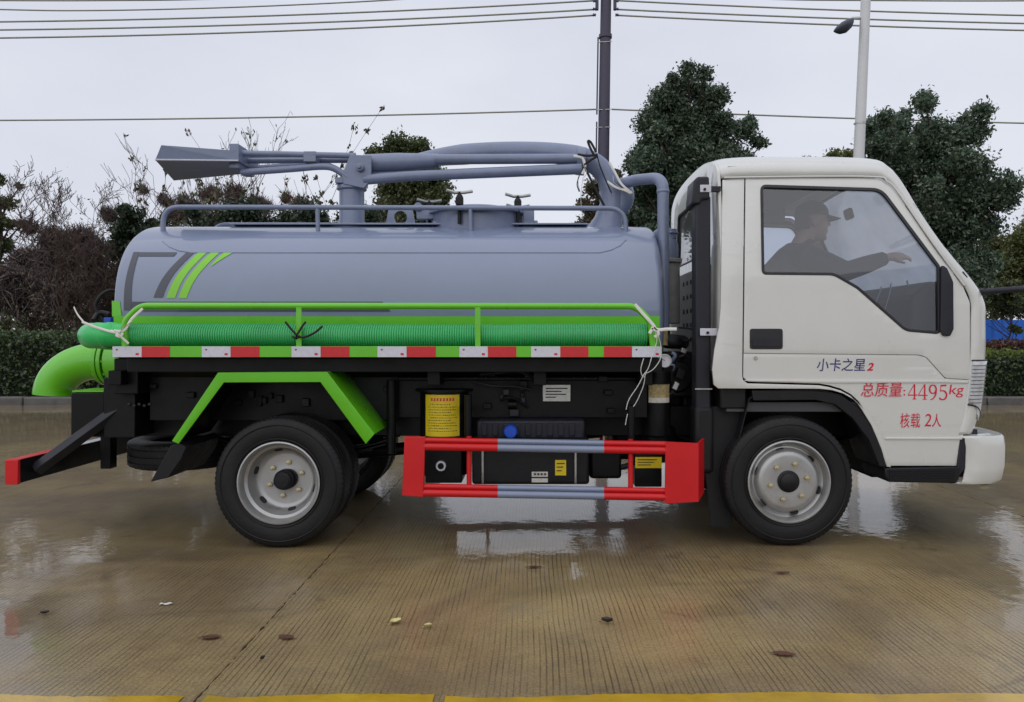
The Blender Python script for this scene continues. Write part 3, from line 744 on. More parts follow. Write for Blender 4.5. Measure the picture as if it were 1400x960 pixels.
# ================================================================ the truck
truck = empty('tanker_truck', (0, 0.9, 0))
tag(truck, 'small vacuum tanker truck with white cab and grey and green tank', 'truck')
YC = 0.9
class _TP:      # every truck part is modelled in world space, then hung under the truck's base
    pass
_build = MB.build
def tb(mb, name, m, parent=None, **kw):
    if parent is None or parent is truck:
        o = _build(mb, name, m, None, **kw); o.parent = truck
    else:
        o = _build(mb, name, m, None, **kw); o.parent = parent
    o.matrix_parent_inverse = Matrix.Translation((0, -0.9, 0))
    return o
def tlink(name, me, m, parent=None, **kw):
    o = link(name, me, m, None, **kw); o.parent = parent or truck
    o.matrix_parent_inverse = Matrix.Translation((0, -0.9, 0)) if (parent is None or parent is truck) else Matrix.Identity(4)
    return o
def tsub(mb, name, m, parent, **kw):
    o = _build(mb, name, m, None, **kw); o.parent = parent; return o   # parent sits at identity in world space
def tp(mb, name, m, parent=None, **kw):
    return tb(mb, name, m, truck, **kw) if parent is None else tsub(mb, name, m, parent, **kw)

# ---------------------------------------------------------------- tank
TZ, TRY, TRZ, TX0, TX1 = 1.42, 0.70, 0.61, -2.60, 0.805
NP = 2.35
def tsec(a, k=1.0, off=0.0):
    c, s = math.cos(a), math.sin(a)
    y = abs(c) ** (2 / NP) * (1 if c > 0 else -1); z = abs(s) ** (2 / NP) * (1 if s > 0 else -1)
    return (YC - (TRY * k + off) * y, TZ + (TRZ * k + off) * z)
def tank_hit(px, py, off=0.0, iters=40):
    """point of the tank's near side seen along a pixel ray"""
    d = Vector(((px - VX) / FPX, 1.0, -(py - VY) / FPX)); o = Vector((0, -CAM_D, CAM_H))
    def F(t):
        p = o + d * t
        return (abs(p.y - YC) / (TRY + off)) ** NP + (abs(p.z - TZ) / (TRZ + off)) ** NP - 1
    lo, hi = 4.0, None
    t = 4.0
    while t < 5.4:
        if F(t) < 0: hi = t; break
        lo = t; t += 0.01
    if hi is None: return o + d * 5.25
    for _ in range(30):
        mid = (lo + hi) / 2
        if F(mid) < 0: hi = mid
        else: lo = mid
    return o + d * hi
NS = 96
prof = [(TX0 - 0.085, .25), (TX0 - 0.075, .5), (TX0 - 0.05, .78), (TX0 - 0.02, .93), (TX0 - 0.004, .98), (TX0 + 0.012, .996), (TX0 + 0.03, 1.0)]
prof += [(TX0 + 0.03 + (TX1 - TX0 - 0.06) * i / 12, 1.0) for i in range(1, 13)]
prof += [(TX1 - 0.012, .996), (TX1 + 0.004, .98), (TX1 + 0.02, .93), (TX1 + 0.05, .78), (TX1 + 0.075, .5), (TX1 + 0.085, .25)]
rows = []
for x, k in prof:
    rows.append([(x,) + tsec(2 * math.pi * j / NS, k) for j in range(NS + 1)])
mb = MB(); mb.grid(rows)
mb.add([(TX0 - .09, YC, TZ)] + rows[0][:-1], [(0, 1 + (j + 1) % NS, 1 + j) for j in range(NS)])
mb.add([(TX1 + .09, YC, TZ)] + rows[-1][:-1], [(0, 1 + j, 1 + (j + 1) % NS) for j in range(NS)])
tank = tp(mb, 'tank', M['tank'], smooth=40)
# the lower part of the tank is painted: green band, black belly (thin shells on the tank)
def shell(name, m, za, zb, x0, x1, parent, off=0.0025):
    A = [a for a in np.linspace(-math.pi / 2, math.pi / 2, 181)]
    def side(sg):
        rows = []
        for x in np.linspace(x0, x1, 8):
            r = []
            for a in A:
                y, z = tsec(a, 1, off)
                if za <= z <= zb: r.append((x, y if sg > 0 else 2 * YC - y, z))
            rows.append(r)
        return rows
    mb = MB(); mb.grid(side(1)); mb.grid(side(-1)); return tp(mb, name, m, parent, smooth=60)
zg = tank_hit(520, 432).z
shell('green_band', M['green'], 1.18, zg, TX0 + .0, TX1 - .01, tank)
shell('black_belly', M['black'], 0.78, 1.185, TX0 + .0, TX1 - .01, tank, 0.004)
def tdecal(poly_rows, m, name='stripe', off=0.003):
    """rows of pixel points -> patch lying on the tank"""
    mb = MB(); mb.grid([[tuple(tank_hit(px, py, off)) for px, py in r] for r in poly_rows])
    o = tp(mb, name, m, tank, smooth=60)
    return o
def zp(x, y): return (150 + x / 6.4, 330 + y / 6.4)       # from the enlarged view
def slant(tl, tr, bl, br, bow, n=14):
    rows = []
    for i in range(n + 1):
        t = i / n; l = (tl[0] + (bl[0] - tl[0]) * t - bow * math.sin(math.pi * t) , tl[1] + (bl[1] - tl[1]) * t)
        r = (tr[0] + (br[0] - tr[0]) * t - bow * math.sin(math.pi * t), tr[1] + (br[1] - tr[1]) * t)
        rows.append([zp(l[0] + (r[0] - l[0]) * k / 4, l[1]) for k in range(5)])
    return rows
tdecal(slant((672, 95), (742, 95), (383, 492), (462, 492), 45), M['darkgrey'])
tdecal(slant((775, 97), (850, 97), (495, 497), (572, 497), 45), M['decalgreen'])
tdecal(slant((885, 97), (962, 97), (600, 497), (672, 497), 45), M['decalgreen'])
tdecal(slant((1000, 97), (1080, 97), (880, 222), (884, 222), 8), M['decalgreen'])
tdecal(slant((208, 93), (258, 93), (122, 605), (192, 605), 28, 20), M['darkgrey'], 'frame_stripe')
tdecal([[zp(258 + (590 - 258) * k / 12, 95) for k in range(13)], [zp(250 + (560 - 250) * k / 12, 130) for k in range(13)]], M['darkgrey'], 'frame_stripe')
def hb(y0, y1, x0, x1, x1b, n=30): return [[(x0 + (x1 - x0) * k / n, y0) for k in range(n + 1)], [(x0 + (x1 - x0) * k / n + (x1b - x1) * k / n * .5, (y0 + y1) / 2) for k in range(n + 1)], [(x0 + (x1b - x0) * k / n, y1) for k in range(n + 1)]]
tdecal(hb(412.5, 426, 180.2, 523, 534), M['darkgrey'], 'frame_stripe')
tdecal([[(152.8 + 11 * k / 3, 411.5) for k in range(4)], [(153 + 12 * k / 3, 422) for k in range(4)], [(153.2 + 13 * k / 3, 433) for k in range(4)]], M['green'], 'green_corner', .0035)
# the top rail's reflection, modelled as a thin tube on the tank
mb = MB(); sp = [tuple(tank_hit(px, 345.5, 0.001)) for px in np.linspace(262, 820, 30)]
sp = [tuple(tank_hit(px, py, .001)) for px, py in ((222, 330), (232, 338), (245, 343))] + sp + [tuple(tank_hit(px, py, .001)) for px, py in ((835, 342), (848, 336), (856, 328))]
mb.tube(sp, 0.0035, 6); tp(mb, 'rail_reflection', M['tank'], tank, smooth=180)

# top railing (near and far)
for sg in (1, -1):
    yr = 0.52 if sg > 0 else 2 * YC - 0.52
    def Q(px, py): p = W(px, py, 0.52); return Vector((p[0], yr, p[2]))
    pts = fillet([Q(223, 330), Q(223, 283), Q(855, 285), Q(856, 334)], [0, .13, .17, 0], 8)
    rail = tp(MB().tube(pts, 0.0165, 12), 'top_rail', M['boom'], smooth=60)
    for px in (434, 643):
        tp(MB().tube([Q(px, 284), Q(px + 1, 324)], 0.014, 10), 'rail_post', M['boom'], rail, smooth=60)
    for px in (223, 434, 643, 856):
        a = Q(px, 326); MB_ = MB().box((a.x, a.y, a.z - .012), (.07, .06, .012)); tp(MB_, 'foot_plate', M['boom'], rail, bevel=.003)

# lifting lug
mb = MB(); c = Vector(W(548, 297, .8)); pol = []
out = [(-.11, -.09), (.11, -.09), (.085, .045), (.05, .06), (-.05, .06), (-.085, .045)]
ring = [(0.047 * math.cos(a), -.005 + 0.047 * math.sin(a)) for a in [2 * math.pi * k / 18 for k in range(18)]]
bm = bmesh.new()
def loop(bm, pts):
    vs = [bm.verts.new((p[0], 0, p[1])) for p in pts]; es = [bm.edges.new((vs[i], vs[(i + 1) % len(vs)])) for i in range(len(vs))]; return es
es = loop(bm, [(c.x + a, c.z + b) for a, b in out]) + loop(bm, [(c.x + a, c.z + b) for a, b in ring])
bmesh.ops.triangle_fill(bm, edges=es, use_beauty=True); 
for v in bm.verts: v.co.y = c.y
me = bpy.data.meshes.new('lifting_lug'); bm.to_mesh(me); bm.free()
o = link('lifting_lug', me, M['boom'], None, solid=0.018); o.parent = truck; o.matrix_parent_inverse = Matrix.Translation((0, -.9, 0))

# manhole with dogs
mc = Vector(W(654, 296, YC)); mz0 = 1.995
mb = MB(); mb.lathe([(.33, mz0 - .1), (.33, mz0 + .12), (.36, mz0 + .125), (.36, mz0 + .145), (.32, mz0 + .15), (.22, mz0 + .175), (.0, mz0 + .185)], (mc.x, YC, 0), 'z', 48)
man = tp(mb, 'manhole', M['boom'], smooth=40)
for k in range(5):
    a = R(55 - 72 * k); px_, py_ = mc.x + .35 * math.sin(a), YC - .35 * math.cos(a)
    dog = MB(); dog.cyl((px_, py_, mz0 + .02), (px_, py_, mz0 + .235), .013, n=10)
    dog.box((px_, py_, mz0 + .17), (.05, .05, .045)); dog.cyl((px_, py_, mz0 + .19), (px_, py_, mz0 + .215), .028, .018, 12)
    d = tp(dog, 'clamp_bolt', M['plastic'], man, bevel=.003)
    wn = MB(); wn.tube([(px_ - .085, py_ - .02, mz0 + .243), (px_ - .03, py_, mz0 + .230), (px_ + .03, py_, mz0 + .230), (px_ + .085, py_ + .02, mz0 + .243)], .011, 8)
    o = _build(wn, 'wing_nut', M['steel'], None, smooth=60); o.parent = man
for (ax_, ay_) in ((-.36, -.1), (-.33, .17)):
    tp(MB().box((mc.x + ax_, YC + ay_, mz0 + .12), (.13, .05, .07)).cyl((mc.x + ax_ - .05, YC + ay_ - .05, mz0 + .17), (mc.x + ax_ - .05, YC + ay_ + .05, mz0 + .17), .03, n=12), 'hinge', M['boom'], man, bevel=.006)
tp(MB().box((mc.x + .36, YC - .12, mz0 + .07), (.08, .06, .16)).box((mc.x + .40, YC - .12, mz0 + .02), (.05, .05, .11)), 'latch', M['boom'], man, bevel=.008)
# walkway plate on the crown
tp(MB().bb(W(330, 0, YC)[0], W(800, 0, YC)[0], YC - .22, YC + .22, 2.028, 2.04), 'walkway', M['tank'], tank, bevel=.003)

# ---------------------------------------------------------------- boom
def B(px, py, Y=YC): return Vector(W(px, py, Y))
bx = B(481, 0).x
mb = MB(); mb.lathe([(.19, 2.005), (.19, 2.035), (.16, 2.04), (.095, 2.06), (.088, 2.10), (.088, 2.30), (.105, 2.31), (.105, 2.335), (0, 2.34)], (bx, YC, 0), 'z', 32)
ped = tp(mb, 'boom_pedestal', M['boom'], smooth=40)
for k in range(8):
    a = 2 * math.pi * k / 8; tp(MB().lathe([(0, 2.052), (.016, 2.05), (.016, 2.035)], (bx + .165 * math.cos(a), YC + .165 * math.sin(a), 0), 'z', 6), 'bolt', M['steel'], ped)
mb = MB()
for dy in (-.10, .10):
    P_ = [B(479, 212, YC + dy), B(508, 213, YC + dy), B(508, 246, YC + dy), B(498, 258, YC + dy), B(470, 252, YC + dy), B(468, 240, YC + dy)]
    mb.prism([(p.x, p.z) for p in P_], YC + dy - .012, YC + dy + .012)
mb.box((bx, YC, 2.36), (.19, .2, .04))
piv = tp(mb, 'pivot_bracket', M['boom'], bevel=.004)
c = B(492, 229, YC - .13); tp(MB().cyl((c.x, c.y + .02, c.z), (c.x, c.y - .02, c.z), .028, n=16).cyl((c.x, c.y + .0, c.z), (c.x, c.y - .04, c.z), .015, n=10), 'pivot_pin', M['boom'], piv, bevel=.003)
# right: main beam, lower tube, bowed suction pipe
tp(MB().tube([B(500, 224), B(545, 222), B(600, 220)], [.066, .066, .05], 20), 'boom_beam', M['boom'], smooth=60)
tp(MB().tube([B(596, 218, YC - .06), B(795, 217, YC - .06)], .036, 16), 'boom_tube', M['boom'], smooth=60)
tp(MB().tube([B(498, 246, YC - .09), B(560, 241, YC - .09), B(795, 231, YC - .09)], [.036, .036, .038], 16), 'hydraulic_ram', M['boom'], smooth=60)
tp(MB().tube([B(500, 239, YC - .02), B(795, 226, YC - .02)], .014, 10), 'hydraulic_line', M['boom'], smooth=60)
mp_ = crom([B(560, 222, YC + .12), B(600, 215, YC + .12), B(650, 210, YC + .11), B(705, 208, YC + .1), B(760, 210, YC + .06), B(800, 217, YC), B(826, 236, YC), B(834, 260, YC), B(836, 283, YC)], 6)
tp(MB().tube(mp_, [.045 + .03 * min(1, i / 10) for i in range(len(mp_))], 20), 'suction_pipe', M['boom'], smooth=60)
tp(MB().cyl(B(788, 220, YC), B(800, 221, YC), .10, n=24), 'pipe_flange', M['boom'], bevel=.004)
# head fittings between boom end and tank
mb = MB(); mb.tube([B(836, 262), B(836, 280), B(832, 300), B(828, 318)], [.09, .085, .10, .14], 24)
boot = tp(mb, 'suction_boot', M['boom'], smooth=60)
for (a, b_) in (((802, 314), (824, 296)), ((856, 314), (838, 296))):
    tp(MB().prism([(B(*a, YC - .02).x, B(*a).z), (B(*b_).x, B(*b_).z), (B(*b_).x, B(*a).z)], YC - .03, YC - .018), 'gusset', M['boom'], boot)
tp(MB().tube([B(806, 312), B(852, 312)], .012, 6), 'weld_bead', M['boom'], boot)
tp(MB().tube(crom([B(838, 293), B(850, 280), B(853, 266), B(848, 255)], 5), [.055 + .02 * min(1, i / 8) for i in range(16)], 18), 'branch_elbow', M['boom'], boot, smooth=60)
# vacuum pipe over the front of the tank and down
vp = fillet([B(846, 252, .85), B(872, 246, .7), Vector((B(906.5, 243, .5).x, .5, B(906.5, 243, .5).z)), Vector((B(906.5, 243, .5).x, .48, B(906.5, 455, .48).z))], [0, .12, .11, 0], 8)
vpo = tp(MB().tube(vp, .0385, 20), 'vacuum_pipe', M['boom'], smooth=60)
c = B(906.5, 262, .5); tp(MB().lathe([(.0385, -.012), (.0425, -.008), (.0425, .008), (.0385, .012)], (c.x, .5, c.z), 'z', 20), 'weld_ring', M['boom'], vpo, smooth=60)
# left: twin upper tubes, lower tube, end plate, tray
for dy, y0, y1 in ((-.09, 209.5, 213), (.09, 214, 217), (0, 220, 219)):
    tp(MB().tube([B(326, y0, YC + dy), B(486, y1, YC + dy)], .021, 12), 'tray_arm', M['boom'], smooth=60)
for dy in (-.09, .09):
    tp(MB().tube(crom([B(330, 234 - dy * 22, YC + dy), B(400, 229 - dy * 22, YC + dy), B(436, 226 - dy * 22, YC + dy), B(456, 230, YC + dy), B(476, 243, YC + dy)], 4), .024, 12), 'tray_arm', M['boom'], smooth=60)
tp(MB().box(B(331, 220), (.065, .30, .17)), 'end_plate', M['boom'], bevel=.004)
tp(MB().bb(B(421, 0).x, B(438, 0).x, YC - .11, YC + .11, B(0, 226).z, B(0, 212).z), 'cross_plate', M['boom'], bevel=.004)
xl, xr = -2.53, -2.03
mb = MB()
Lp = [(-2.49, .57, 2.545), (-2.53, .57, 2.445), (-2.72, 1.22, 2.445), (-2.66, 1.22, 2.545)]
Rp = [(xr, .72, 2.545), (xr, .72, 2.475), (xr, 1.08, 2.475), (xr, 1.08, 2.545)]
mb.add(Lp + Rp, [(0, 1, 5, 4), (1, 2, 6, 5), (2, 3, 7, 6), (4, 5, 6, 7)])
tray = tp(mb, 'boom_tray', M['boom'], solid=.006)
tp(MB().tube([(-2.53, .568, 2.447), (xr, .718, 2.477)], .006, 6), 'tray_edge', M['whitetape_sheen'], tray)
# ---------------------------------------------------------------- rear door and outlet elbow
mb = MB(); mb.lathe([(.0, -2.74), (.48, -2.71), (.52, -2.70), (.52, -2.66)], (0, YC, TZ), 'x', 48)
def sq(v): return (v[0], YC + (v[1] - YC) * 1.0, TZ + (v[2] - TZ) * .86)
mb.v = [sq(v) for v in mb.v]; rd = tp(mb, 'rear_door', M['tank'], smooth=40)
ez = 1.085; ex = -3.40
ep = [Vector((-2.68, YC, ez + .02)), Vector((-3.03, YC, ez + .005))]
for k in range(0, 15):
    a = math.pi / 2 * k / 14; ep.append(Vector((-3.10 - .30 * math.sin(a) * 1.08, YC, ez - .24 * (1 - math.cos(a)))))
rr = [.125, .125] + [.132] * 15
elbow = tp(MB().tube(ep, rr, 28), 'outlet_elbow', M['green'], smooth=60)
for x in (-3.015, -3.05):
    fl = MB(); fl.lathe([(.10, -.014), (.172, -.014), (.172, .014), (.10, .014), (.10, -.014)], (x, YC, ez), 'x', 40); tp(fl, 'flange', M['green'], elbow, bevel=.003)
for k in range(10):
    a = 2 * math.pi * k / 10; tp(MB().cyl((-3.075, YC + .153 * math.cos(a), ez + .153 * math.sin(a)), (-2.99, YC + .153 * math.cos(a), ez + .153 * math.sin(a)), .010, n=6), 'bolt', M['green'], elbow)
tp(MB().lathe([(.16, -2.99), (.17, -2.93), (.20, -2.80), (.22, -2.66)], (0, YC, ez), 'x', 32), 'valve_body', M['green'], elbow, smooth=60)
p0, p1, p2 = B(158, 480, .45), B(184, 520, .45), B(158, 522, .45)
tp(MB().prism([(p0.x, p0.z), (p1.x, p1.z), (p2.x, p2.z)], .44, .46), 'rear_gusset', M['green'])
# hydraulic hoses at the rear
tp(MB().tube(crom([B(142, 440, .5), B(131, 420, .5), B(140, 402, .5), B(156, 398, .55), B(170, 410, .6)], 5), .013, 8), 'hydraulic_hose', M['plastic'], smooth=60)
tp(MB().tube(crom([B(128, 438, .45), B(136, 428, .5), B(150, 430, .5)], 5), .016, 8), 'hydraulic_hose', M['plastic'], smooth=60)
tp(MB().box(B(150, 438, .5), (.05, .06, .035)), 'hose_fitting', M['blue'], bevel=.005)

# ---------------------------------------------------------------- side tray, rail, reflective strip
YS = -0.10; ks_ = (YS + CAM_D) / FPX
sx0, sx1 = W(155, 0, YS)[0], W(905, 0, YS)[0]; sz1, sz0 = W(0, 473.5, YS)[2], W(0, 488.5, YS)[2]
for sg in (1, -1):
    f = (lambda y: y) if sg > 0 else (lambda y: 2 * YC - y)
    side = tp(MB().bb(sx0, sx1, f(YS), f(YS + .012), sz0, sz1).bb(sx0, sx1, f(YS + .012), f(.26), sz0 + .004, sz0 + .014), 'hose_tray', M['green'], bevel=.002)
    pts = fillet([(W(168, 0, YS)[0], f(YS + .03), sz0 + .02), (W(166, 0, YS)[0], f(YS + .03), W(0, 440, YS)[2]), (W(188, 0, YS)[0], f(YS + .03), W(0, 418, YS)[2]), (W(870, 0, YS)[0], f(YS + .03), W(0, 418.5, YS)[2]), (W(890, 0, YS)[0], f(YS + .03), W(0, 438, YS)[2]), (W(895, 0, YS)[0], f(YS + .03), sz0 + .02)], [0, .1, .12, .12, .12, 0], 6)
    rail = tp(MB().tube(pts, .0195, 14), 'side_rail', M['green'], smooth=60)
    for px in (407.5, 653):
        x = W(px, 0, YS)[0]; tp(MB().bb(x - .016, x + .016, f(YS + .012), f(YS + .02), sz0 + .012, W(0, 420, YS)[2]), 'rail_post', M['green'], rail, bevel=.002)
    if sg > 0:
        S = [('w', 154, 194), ('r', 194, 232.4), ('w', 276, 315.5), ('r', 315.5, 355), ('w', 398.6, 438.5), ('r', 438.5, 478), ('w', 516, 556), ('r', 556, 596), ('w', 628, 667), ('r', 667, 706), ('w', 726, 766), ('r', 766, 804.6), ('r', 825.6, 864), ('w', 864, 904.5)]
        for c_, a, b_ in S:
            xa, xb = W(a, 0, YS)[0], W(b_, 0, YS)[0]
            t_ = tp(MB().bb(xa + .0006, xb - .0006, YS - .0025, YS - .0003, sz0 + .001, sz1 - .001), 'reflective_tape', M['whitetape_sheen' if c_ == 'w' else 'redtape'], side)
            if c_ == 'w':
                tp(MB().bb(xb - .035, xb - .017, YS - .0034, YS - .0028, sz0 + .012, sz0 + .024), 'tape_mark', M['redtape'], side)
                tp(MB().add([(xa + .018, YS - .003, sz0 + .048), (xa + .026, YS - .003, sz0 + .036), (xa + .034, YS - .003, sz0 + .048)], [(0, 1, 2)]), 'tape_mark', M['darkgrey'], side)
# ---------------------------------------------------------------- chassis and black undergear
for yy in (.50, 1.24):
    tp(MB().bb(-2.95, 2.55, yy, yy + .06, .60, .80), 'chassis_rail', M['black'], bevel=.006)
tp(MB().bb(-2.62, .80, .50, 1.30, .80, .90), 'sub_frame', M['black'], bevel=.006)
for x in (-2.55, -1.85, -.6, .05, .7):
    tp(MB().bb(x - .04, x + .04, .12, 1.68, 0.96, 1.05), 'cross_member', M['black'], bevel=.005)
    for yy in (.14, 1.66):
        pass
tp(MB().bb(-2.42, .78, .02, .05, 1.045, 1.13), 'skirt', M['black'], bevel=.004)
tp(MB().bb(-.85, .74, .30, .33, .98, 1.0).bb(-.85, .74, .32, .36, .74, .98), 'side_plate', M['black'], bevel=.004)
for y in (0.30,):
    tp(MB().bb(-2.45, -.85, .34, .37, .72, 1.02), 'side_plate', M['black'], bevel=.004)
pl = tp(MB().bb(B(742, 0, .31).x, B(780, 0, .31).x, .305, .318, B(0, 549, .31).z, B(0, 526, .31).z), 'name_plate', M['steel'], bevel=.002)
for i in range(4):
    tp(MB().bb(B(746, 0, .3).x, B((776, 768, 774, 760)[i], 0, .3).x, .3025, .3045, B(0, 532 + i * 4, .3).z, B(0, 530.5 + i * 4, .3).z), 'plate_text', M['ink'], pl)
# axles, shaft, springs
tp(MB().tube([(-1.49, .1, .39), (-1.49, .6, .39), (-1.49, .8, .39), (-1.49, .9, .39), (-1.49, 1.0, .39), (-1.49, 1.2, .39), (-1.49, 1.7, .39)], [.06, .065, .12, .17, .12, .065, .06], 20), 'rear_axle', M['black'], smooth=60)
tp(MB().tube([(1.54, .15, .36), (1.54, 1.65, .36)], .05, 16), 'front_axle', M['black'], smooth=60)
tp(MB().tube([(-1.35, .9, .42), (.5, .9, .58)], .045, 14), 'drive_shaft', M['black'], smooth=60)
for yy in (.47, 1.27):
    for xc, hw in ((-1.49, .62), (1.54, .58)):
        mb = MB()
        for i in range(5):
            w_ = hw * (1 - .14 * i); mb.grid([[(xc - w_ + 2 * w_ * k / 8, yy - .035 + .07 * j, .56 - .012 * i + .11 * ((k - 4) / 4) ** 2 * (1 - .14 * i) ** 2 - .07) for k in range(9)] for j in range(2)])
        tp(mb, 'leaf_spring', M['black'], solid=.01)
tp(MB().bb(.55, 1.3, .62, 1.2, .42, .95).bb(1.0, 2.1, .55, 1.25, .55, 1.0), 'engine', M['black'], bevel=.03)
tp(MB().tube([(.3, 1.3, .5), (-.7, 1.3, .52)], .09, 18), 'silencer', M['black'], smooth=60)
# hydraulic oil tank with yellow label
ox = B(607, 0, .30).x
cyl_r = .155
mb = MB(); mb.lathe([(.0, B(0, 652, .2).z), (cyl_r, B(0, 652, .2).z), (cyl_r, B(0, 537, .2).z), (cyl_r + .03, B(0, 536, .2).z), (cyl_r + .03, B(0, 533, .2).z), (0, B(0, 532, .2).z)], (ox, .34, 0), 'z', 36)
oil = tp(mb, 'oil_tank', M['black'], smooth=40)
za, zb = B(0, 597, .19).z, B(0, 540, .19).z
rows = [[(ox + (cyl_r + .002) * math.sin(a), .34 - (cyl_r + .002) * math.cos(a), z) for a in np.linspace(-.74, .74, 17)] for z in (za, zb)]
tp(MB().grid(rows), 'warning_label', M['yellow'], oil, smooth=60)
def lab_line(z, a0, a1, h, m):
    tp(MB().grid([[(ox + (cyl_r + .0032) * math.sin(a), .34 - (cyl_r + .0032) * math.cos(a), zz) for a in np.linspace(a0, a1, 5)] for zz in (z, z + h)]), 'label_text', m, oil)
HL = zb - za
a = -.46
while a < .5:
    lab_line(zb - .038, a, a + .08, .018, M['redink']); lab_line(zb - .030, a - .01, a + .02, .004, M['yellow']); a += .125
rs = random.Random(4)
for i in range(11):
    a = -.62 + rs.uniform(0, .08) + (.1 if i in (0, 5) else 0); z = zb - .062 - i * .0165
    while a < (.58 if i % 3 else .35) and z > za + .008:
        w_ = rs.uniform(.02, .06)
        lab_line(z, a, a + w_, rs.uniform(.003, .0055), M['ink']); a += w_ + rs.uniform(.015, .04)
c = B(603, 637, .18); tp(MB().lathe([(.0, .03), (.022, .03), (.024, .018), (.036, .018), (.036, .0)], (c.x, .17, c.z), 'y', 20), 'drain_plug', M['steel'], oil, smooth=40)
tp(MB().bb(B(582, 0, .2).x, B(632, 0, .2).x, .185, .42, B(0, 660, .2).z, B(0, 600, .2).z), 'tank_box', M['black'], oil, bevel=.008)
c = B(603, 637, .18); tp(MB().lathe([(.020, -.012), (.030, -.012), (.033, -.004), (.033, .01)], (c.x, .18, c.z), 'y', 22), 'sight_ring', M['whitetape_sheen'], oil, smooth=40)
# fuel tank
fx0, fx1 = B(645, 0, .12).x, B(806, 0, .12).x
ft = tp(MB().bb(fx0, fx1, .12, .46, B(0, 663, .12).z, B(0, 600, .12).z), 'fuel_tank', M['plastic'], bevel=.02, seg=3)
tp(MB().bb(B(652, 0, .2).x, B(800, 0, .2).x, .2, .46, B(0, 604, .2).z, B(0, 574, .2).z), 'battery_cover', M['navyplastic'], bevel=.02, seg=3)
for i in range(9):
    x = B(662 + i * 15, 0, .2).x; tp(MB().bb(x - .018, x + .018, .19, .215, B(0, 596, .2).z, B(0, 579, .2).z), 'cover_rib', M['navyplastic'], ft, bevel=.004)
c = B(698, 590, .14); tp(MB().lathe([(0, -.03), (.034, -.03), (.041, -.02), (.041, .03)], (c.x, .14, c.z), 'y', 24, mod=lambda i, k, r: r * (1 + .04 * (k % 2))), 'filler_cap', M['blue'], ft, smooth=30)
for px in (660, 787):
    tp(MB().tube([B(px, 616, .105), B(px, 661, .105)], .008, 8), 'strap', M['steel'], ft)
def lab(px0, px1, py0, py1, Y, m, name, par):
    a, b_ = B(px0, py1, Y), B(px1, py0, Y); return tp(MB().bb(a.x, b_.x, Y - .002, Y, a.z, b_.z), name, m, par)
lab(759, 774, 629, 650, .118, M['yellow'], 'yellow_label', ft)
lab(727, 749, 645, 652, .118, M['paper'], 'white_label', ft); lab(727, 749, 654, 659.5, .118, M['paper'], 'white_label', ft)
for i in range(4): lab(730 + i * 4.6, 732.8 + i * 4.6, 647, 649.6, .115, M['ink'], 'label_text', ft)
for i in range(3): lab(761, 772 - i * 2, 633 + i * 5, 634.2 + i * 5, .115, M['ink'], 'label_text', ft)
bt = tp(MB().bb(B(868, 0, .2).x, B(905, 0, .2).x, .2, .5, B(0, 666, .2).z, B(0, 618, .2).z), 'battery', M['black'], bevel=.008)
lab(868.5, 904.5, 625, 640, .198, M['yellow'], 'battery_label', bt)
for i in range(3): lab(872, 898 - i * 4, 628 + i * 3.6, 629 + i * 3.6, .195, M['ink'], 'label_text', bt)
tp(MB().bb(B(806, 0, .22).x, B(850, 0, .22).x, .22, .5, B(0, 655, .22).z, B(0, 615, .22).z), 'air_tank', M['black'], bevel=.02)
tp(MB().tube(crom([B(842, 640, .25), B(860, 636, .25), B(870, 625, .25)], 4), .018, 8), 'hose', M['plastic'], smooth=60)
# vertical stub posts that hold the side guard
for px in (640, 863):
    tp(MB().tube([B(px, 540 if px < 700 else 555, .05), B(px, 610, .05)], .022, 12), 'guard_post', M['black'], smooth=60)
    tp(MB().tube([B(px, 560, .05), B(px, 556, .5)], .022, 10), 'guard_bracket', M['black'])
tp(MB().tube([B(535, 520, .25), B(535, 620, .25)], .03, 12), 'spring_hanger', M['black'], smooth=60)
tp(MB().tube([B(655, 552, .35), B(695, 553, .35)], .018, 10).tube([B(695, 553, .3), B(706, 553, .3)], .03, 10), 'valve', M['black'], smooth=60)
rs = random.Random(12)
for k in range(22):
    px0 = rs.uniform(648, 850); py0 = rs.uniform(500, 560); y0 = rs.uniform(.22, .30)
    L = rs.uniform(20, 90)
    if (px0 + L > 730 and px0 < 792) or px0 + L > 850: continue
    q = [B(px0, py0, y0), B(px0 + L * .3, py0 + rs.uniform(-6, 10), y0 - .02), B(px0 + L * .7, py0 + rs.uniform(-6, 14), y0), B(px0 + L, py0 + rs.uniform(-4, 22), y0 + .02)]
    tp(MB().tube(crom(q, 4), rs.choice((.006, .008, .011, .014)), 8), 'underbody_pipe', M[rs.choice(('black', 'plastic', 'plastic', 'navyplastic'))], smooth=60)
for k in range(16):
    px0 = rs.uniform(645, 850); p = B(px0 if not 730 < px0 < 792 else px0 - 70, rs.uniform(498, 570), .29); w_ = rs.uniform(.02, .06)
    tp(MB().box(tuple(p), (w_, .04, rs.uniform(.02, .05))), 'underbody_bracket', M[rs.choice(('black', 'navyplastic', 'plastic'))], bevel=.004)
for k in range(14):
    p = B(rs.uniform(200, 540), rs.uniform(498, 560), .33); tp(MB().box(tuple(p), (rs.uniform(.02, .07), .03, rs.uniform(.02, .06))), 'underbody_bracket', M[rs.choice(('black', 'plastic'))], bevel=.004)
for k in range(18):
    p = B(560 + k * 15, 517, .3); tp(MB().lathe([(0, -.008), (.008, -.006), (.008, .004)], (p.x, .297, p.z), 'y', 6), 'bolt', M['navyplastic'])
